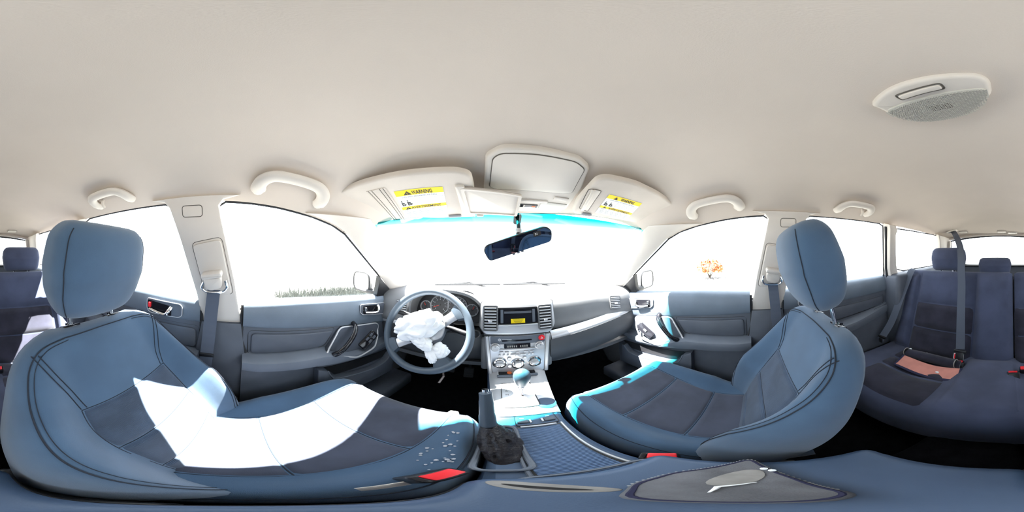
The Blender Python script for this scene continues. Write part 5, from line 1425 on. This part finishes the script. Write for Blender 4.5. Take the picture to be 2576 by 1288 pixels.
# ------------------------------------------------------------------ outside
solo('ground', grid(lambda u, v: V((-45 + 90*u, -45 + 90*v, -1.28)), 4, 4), 'ground', 'bright dusty gravel lot around the car', 'ground', kind='structure')
def bonnet(u, v):
    a = u * 2 - 1
    return V((a * 0.72, 1.34 - 0.02 * a * a * (1 - v) + 1.0 * v, -0.235 - 0.05 * v - 0.05 * a * a - 0.10 * v ** 3))
solo('bonnet', grid(bonnet, 16, 12, 0.01), 'paint', 'pale car bonnet in front of the windscreen', 'car bonnet')
for s in (-1, 1):
    who = 'driver' if s < 0 else 'passenger'
    t = Thing('door_mirror', (s * 0.78, 0.72, -0.24), 'pale outside door mirror seen through the front window, %s side' % who, 'mirror', 'outside door mirrors')
    Mh = Matrix.Translation((s * 0.885, 0.735, -0.150)) @ Matrix.Rotation(R(s * 10), 4, 'Z')
    rings = []
    for k in range(9):
        f = k / 8
        sc_ = math.sqrt(max(0.03, 1 - (f * 0.97) ** 2))
        rings.append([Mh @ V((p.x * sc_, 0.075 * f, p.y * sc_)) for p in rrect(0.19, 0.125, 0.05, seg=6)])
    t.part('shell', loft(rings), 'paint')
    t.part('mirror_glass', xf(prism([(p.x * 0.93, p.y * 0.9) for p in rrect(0.19, 0.125, 0.05, seg=6)], frame((0, 0, 0), (1, 0, 0), (0, 0, 1)), 0.003), Mh), 'mirror_out')
    t.part('glass_rim', xf(tube([V((p.x, -0.001, p.y)) for p in rrect(0.188, 0.122, 0.05, seg=6)], 0.006, 6, closed=True), Mh), 'black')
    t.part('foot', side(rbox((0.775, 0.735, -0.205), (0.09, 0.05, 0.035), 0.012, 3), s), 'black')
for s in (-1, 1):
    t = Thing('wiper', (s * 0.30, 1.14, -0.19), 'black windscreen wiper lying along the %s half of the windscreen base' % ('driver' if s < 0 else 'passenger'), 'wiper', 'windscreen wipers')
    P = [ws((x + 0.665) / 1.33, 0.025) + V((0, 0.02, 0.012)) for x in lin(-0.50 + (0.46 if s > 0 else 0), -0.06 + (0.46 if s > 0 else 0), 10)]
    t.part('blade', tube(P, 0.006, 6), 'rubber')
    t.part('arm', tube([P[2], P[5] + V((0, 0.02, 0.01)), V((P[8].x, 1.16, -0.19))], 0.006, 6), 'black')
def shrub(name, c, rad, n, leafm, label, seed, size):
    rn = random.Random(seed)
    t = Thing(name, c, label, 'shrub')
    c = V(c)
    st_ = []
    for k in range(7):
        d = V((rn.uniform(-0.6, 0.6), rn.uniform(-0.6, 0.6), 1)).normalized()
        st_.append(tube([c, c + d * rad * 0.6, c + d * rad * 1.3 + V((rn.uniform(-.1, .1), rn.uniform(-.1, .1), 0)) * rad], [0.03 * rad, 0.02 * rad, 0.006 * rad], 5))
    t.part('branches', join(*st_), 'bark')
    lv, lf = [], []
    for k in range(n):
        d = V((rn.gauss(0, 1), rn.gauss(0, 1), rn.gauss(0, 1))).normalized() * rad * rn.random() ** 0.4
        p = c + V((d.x, d.y, abs(d.z) * 0.9 + 0.45 * rad))
        a = V((rn.gauss(0, 1), rn.gauss(0, 1), rn.gauss(0, 1))).normalized()
        b = a.cross(V((rn.gauss(0, 1), rn.gauss(0, 1), rn.gauss(0, 1)))).normalized()
        o = len(lv)
        lv += [p - a * size, p + b * size * 0.5, p + a * size, p - b * size * 0.5]
        lf.append((o, o + 1, o + 2, o + 3))
    fo = t.part('foliage', (lv, lf), leafm, smooth=False, fix=False)
    fo['kind'] = 'stuff'
shrub('autumn_shrub', (9.5, 2.6, -1.28), 0.9, 900, 'leaf', 'orange autumn shrub beyond the passenger window', 5, 0.09)
def tuft(name, c, label, seed, n, hgt, spread):
    rn = random.Random(seed)
    v, f = [], []
    for k in range(n):
        b = V(c) + V((rn.uniform(-1, 1) * spread[0], rn.uniform(-1, 1) * spread[1], 0))
        d = V((rn.gauss(0, 0.25), rn.gauss(0, 0.25), 1)) * hgt * rn.uniform(0.5, 1.1)
        wv = V((rn.uniform(-1, 1), rn.uniform(-1, 1), 0)).normalized() * 0.012
        o = len(v)
        v += [b - wv, b + wv, b + d]
        f.append((o, o + 1, o + 2))
    ob = link_mesh(name, (v, f), 'grass', c, None, False, fix=False)
    tagp(ob, label, 'grass', kind='stuff')
tuft('dry_grass', (-4.2, 2.6, -1.28), 'dry grey grass along the lot outside the driver window', 11, 2600, 0.42, (0.9, 1.5))
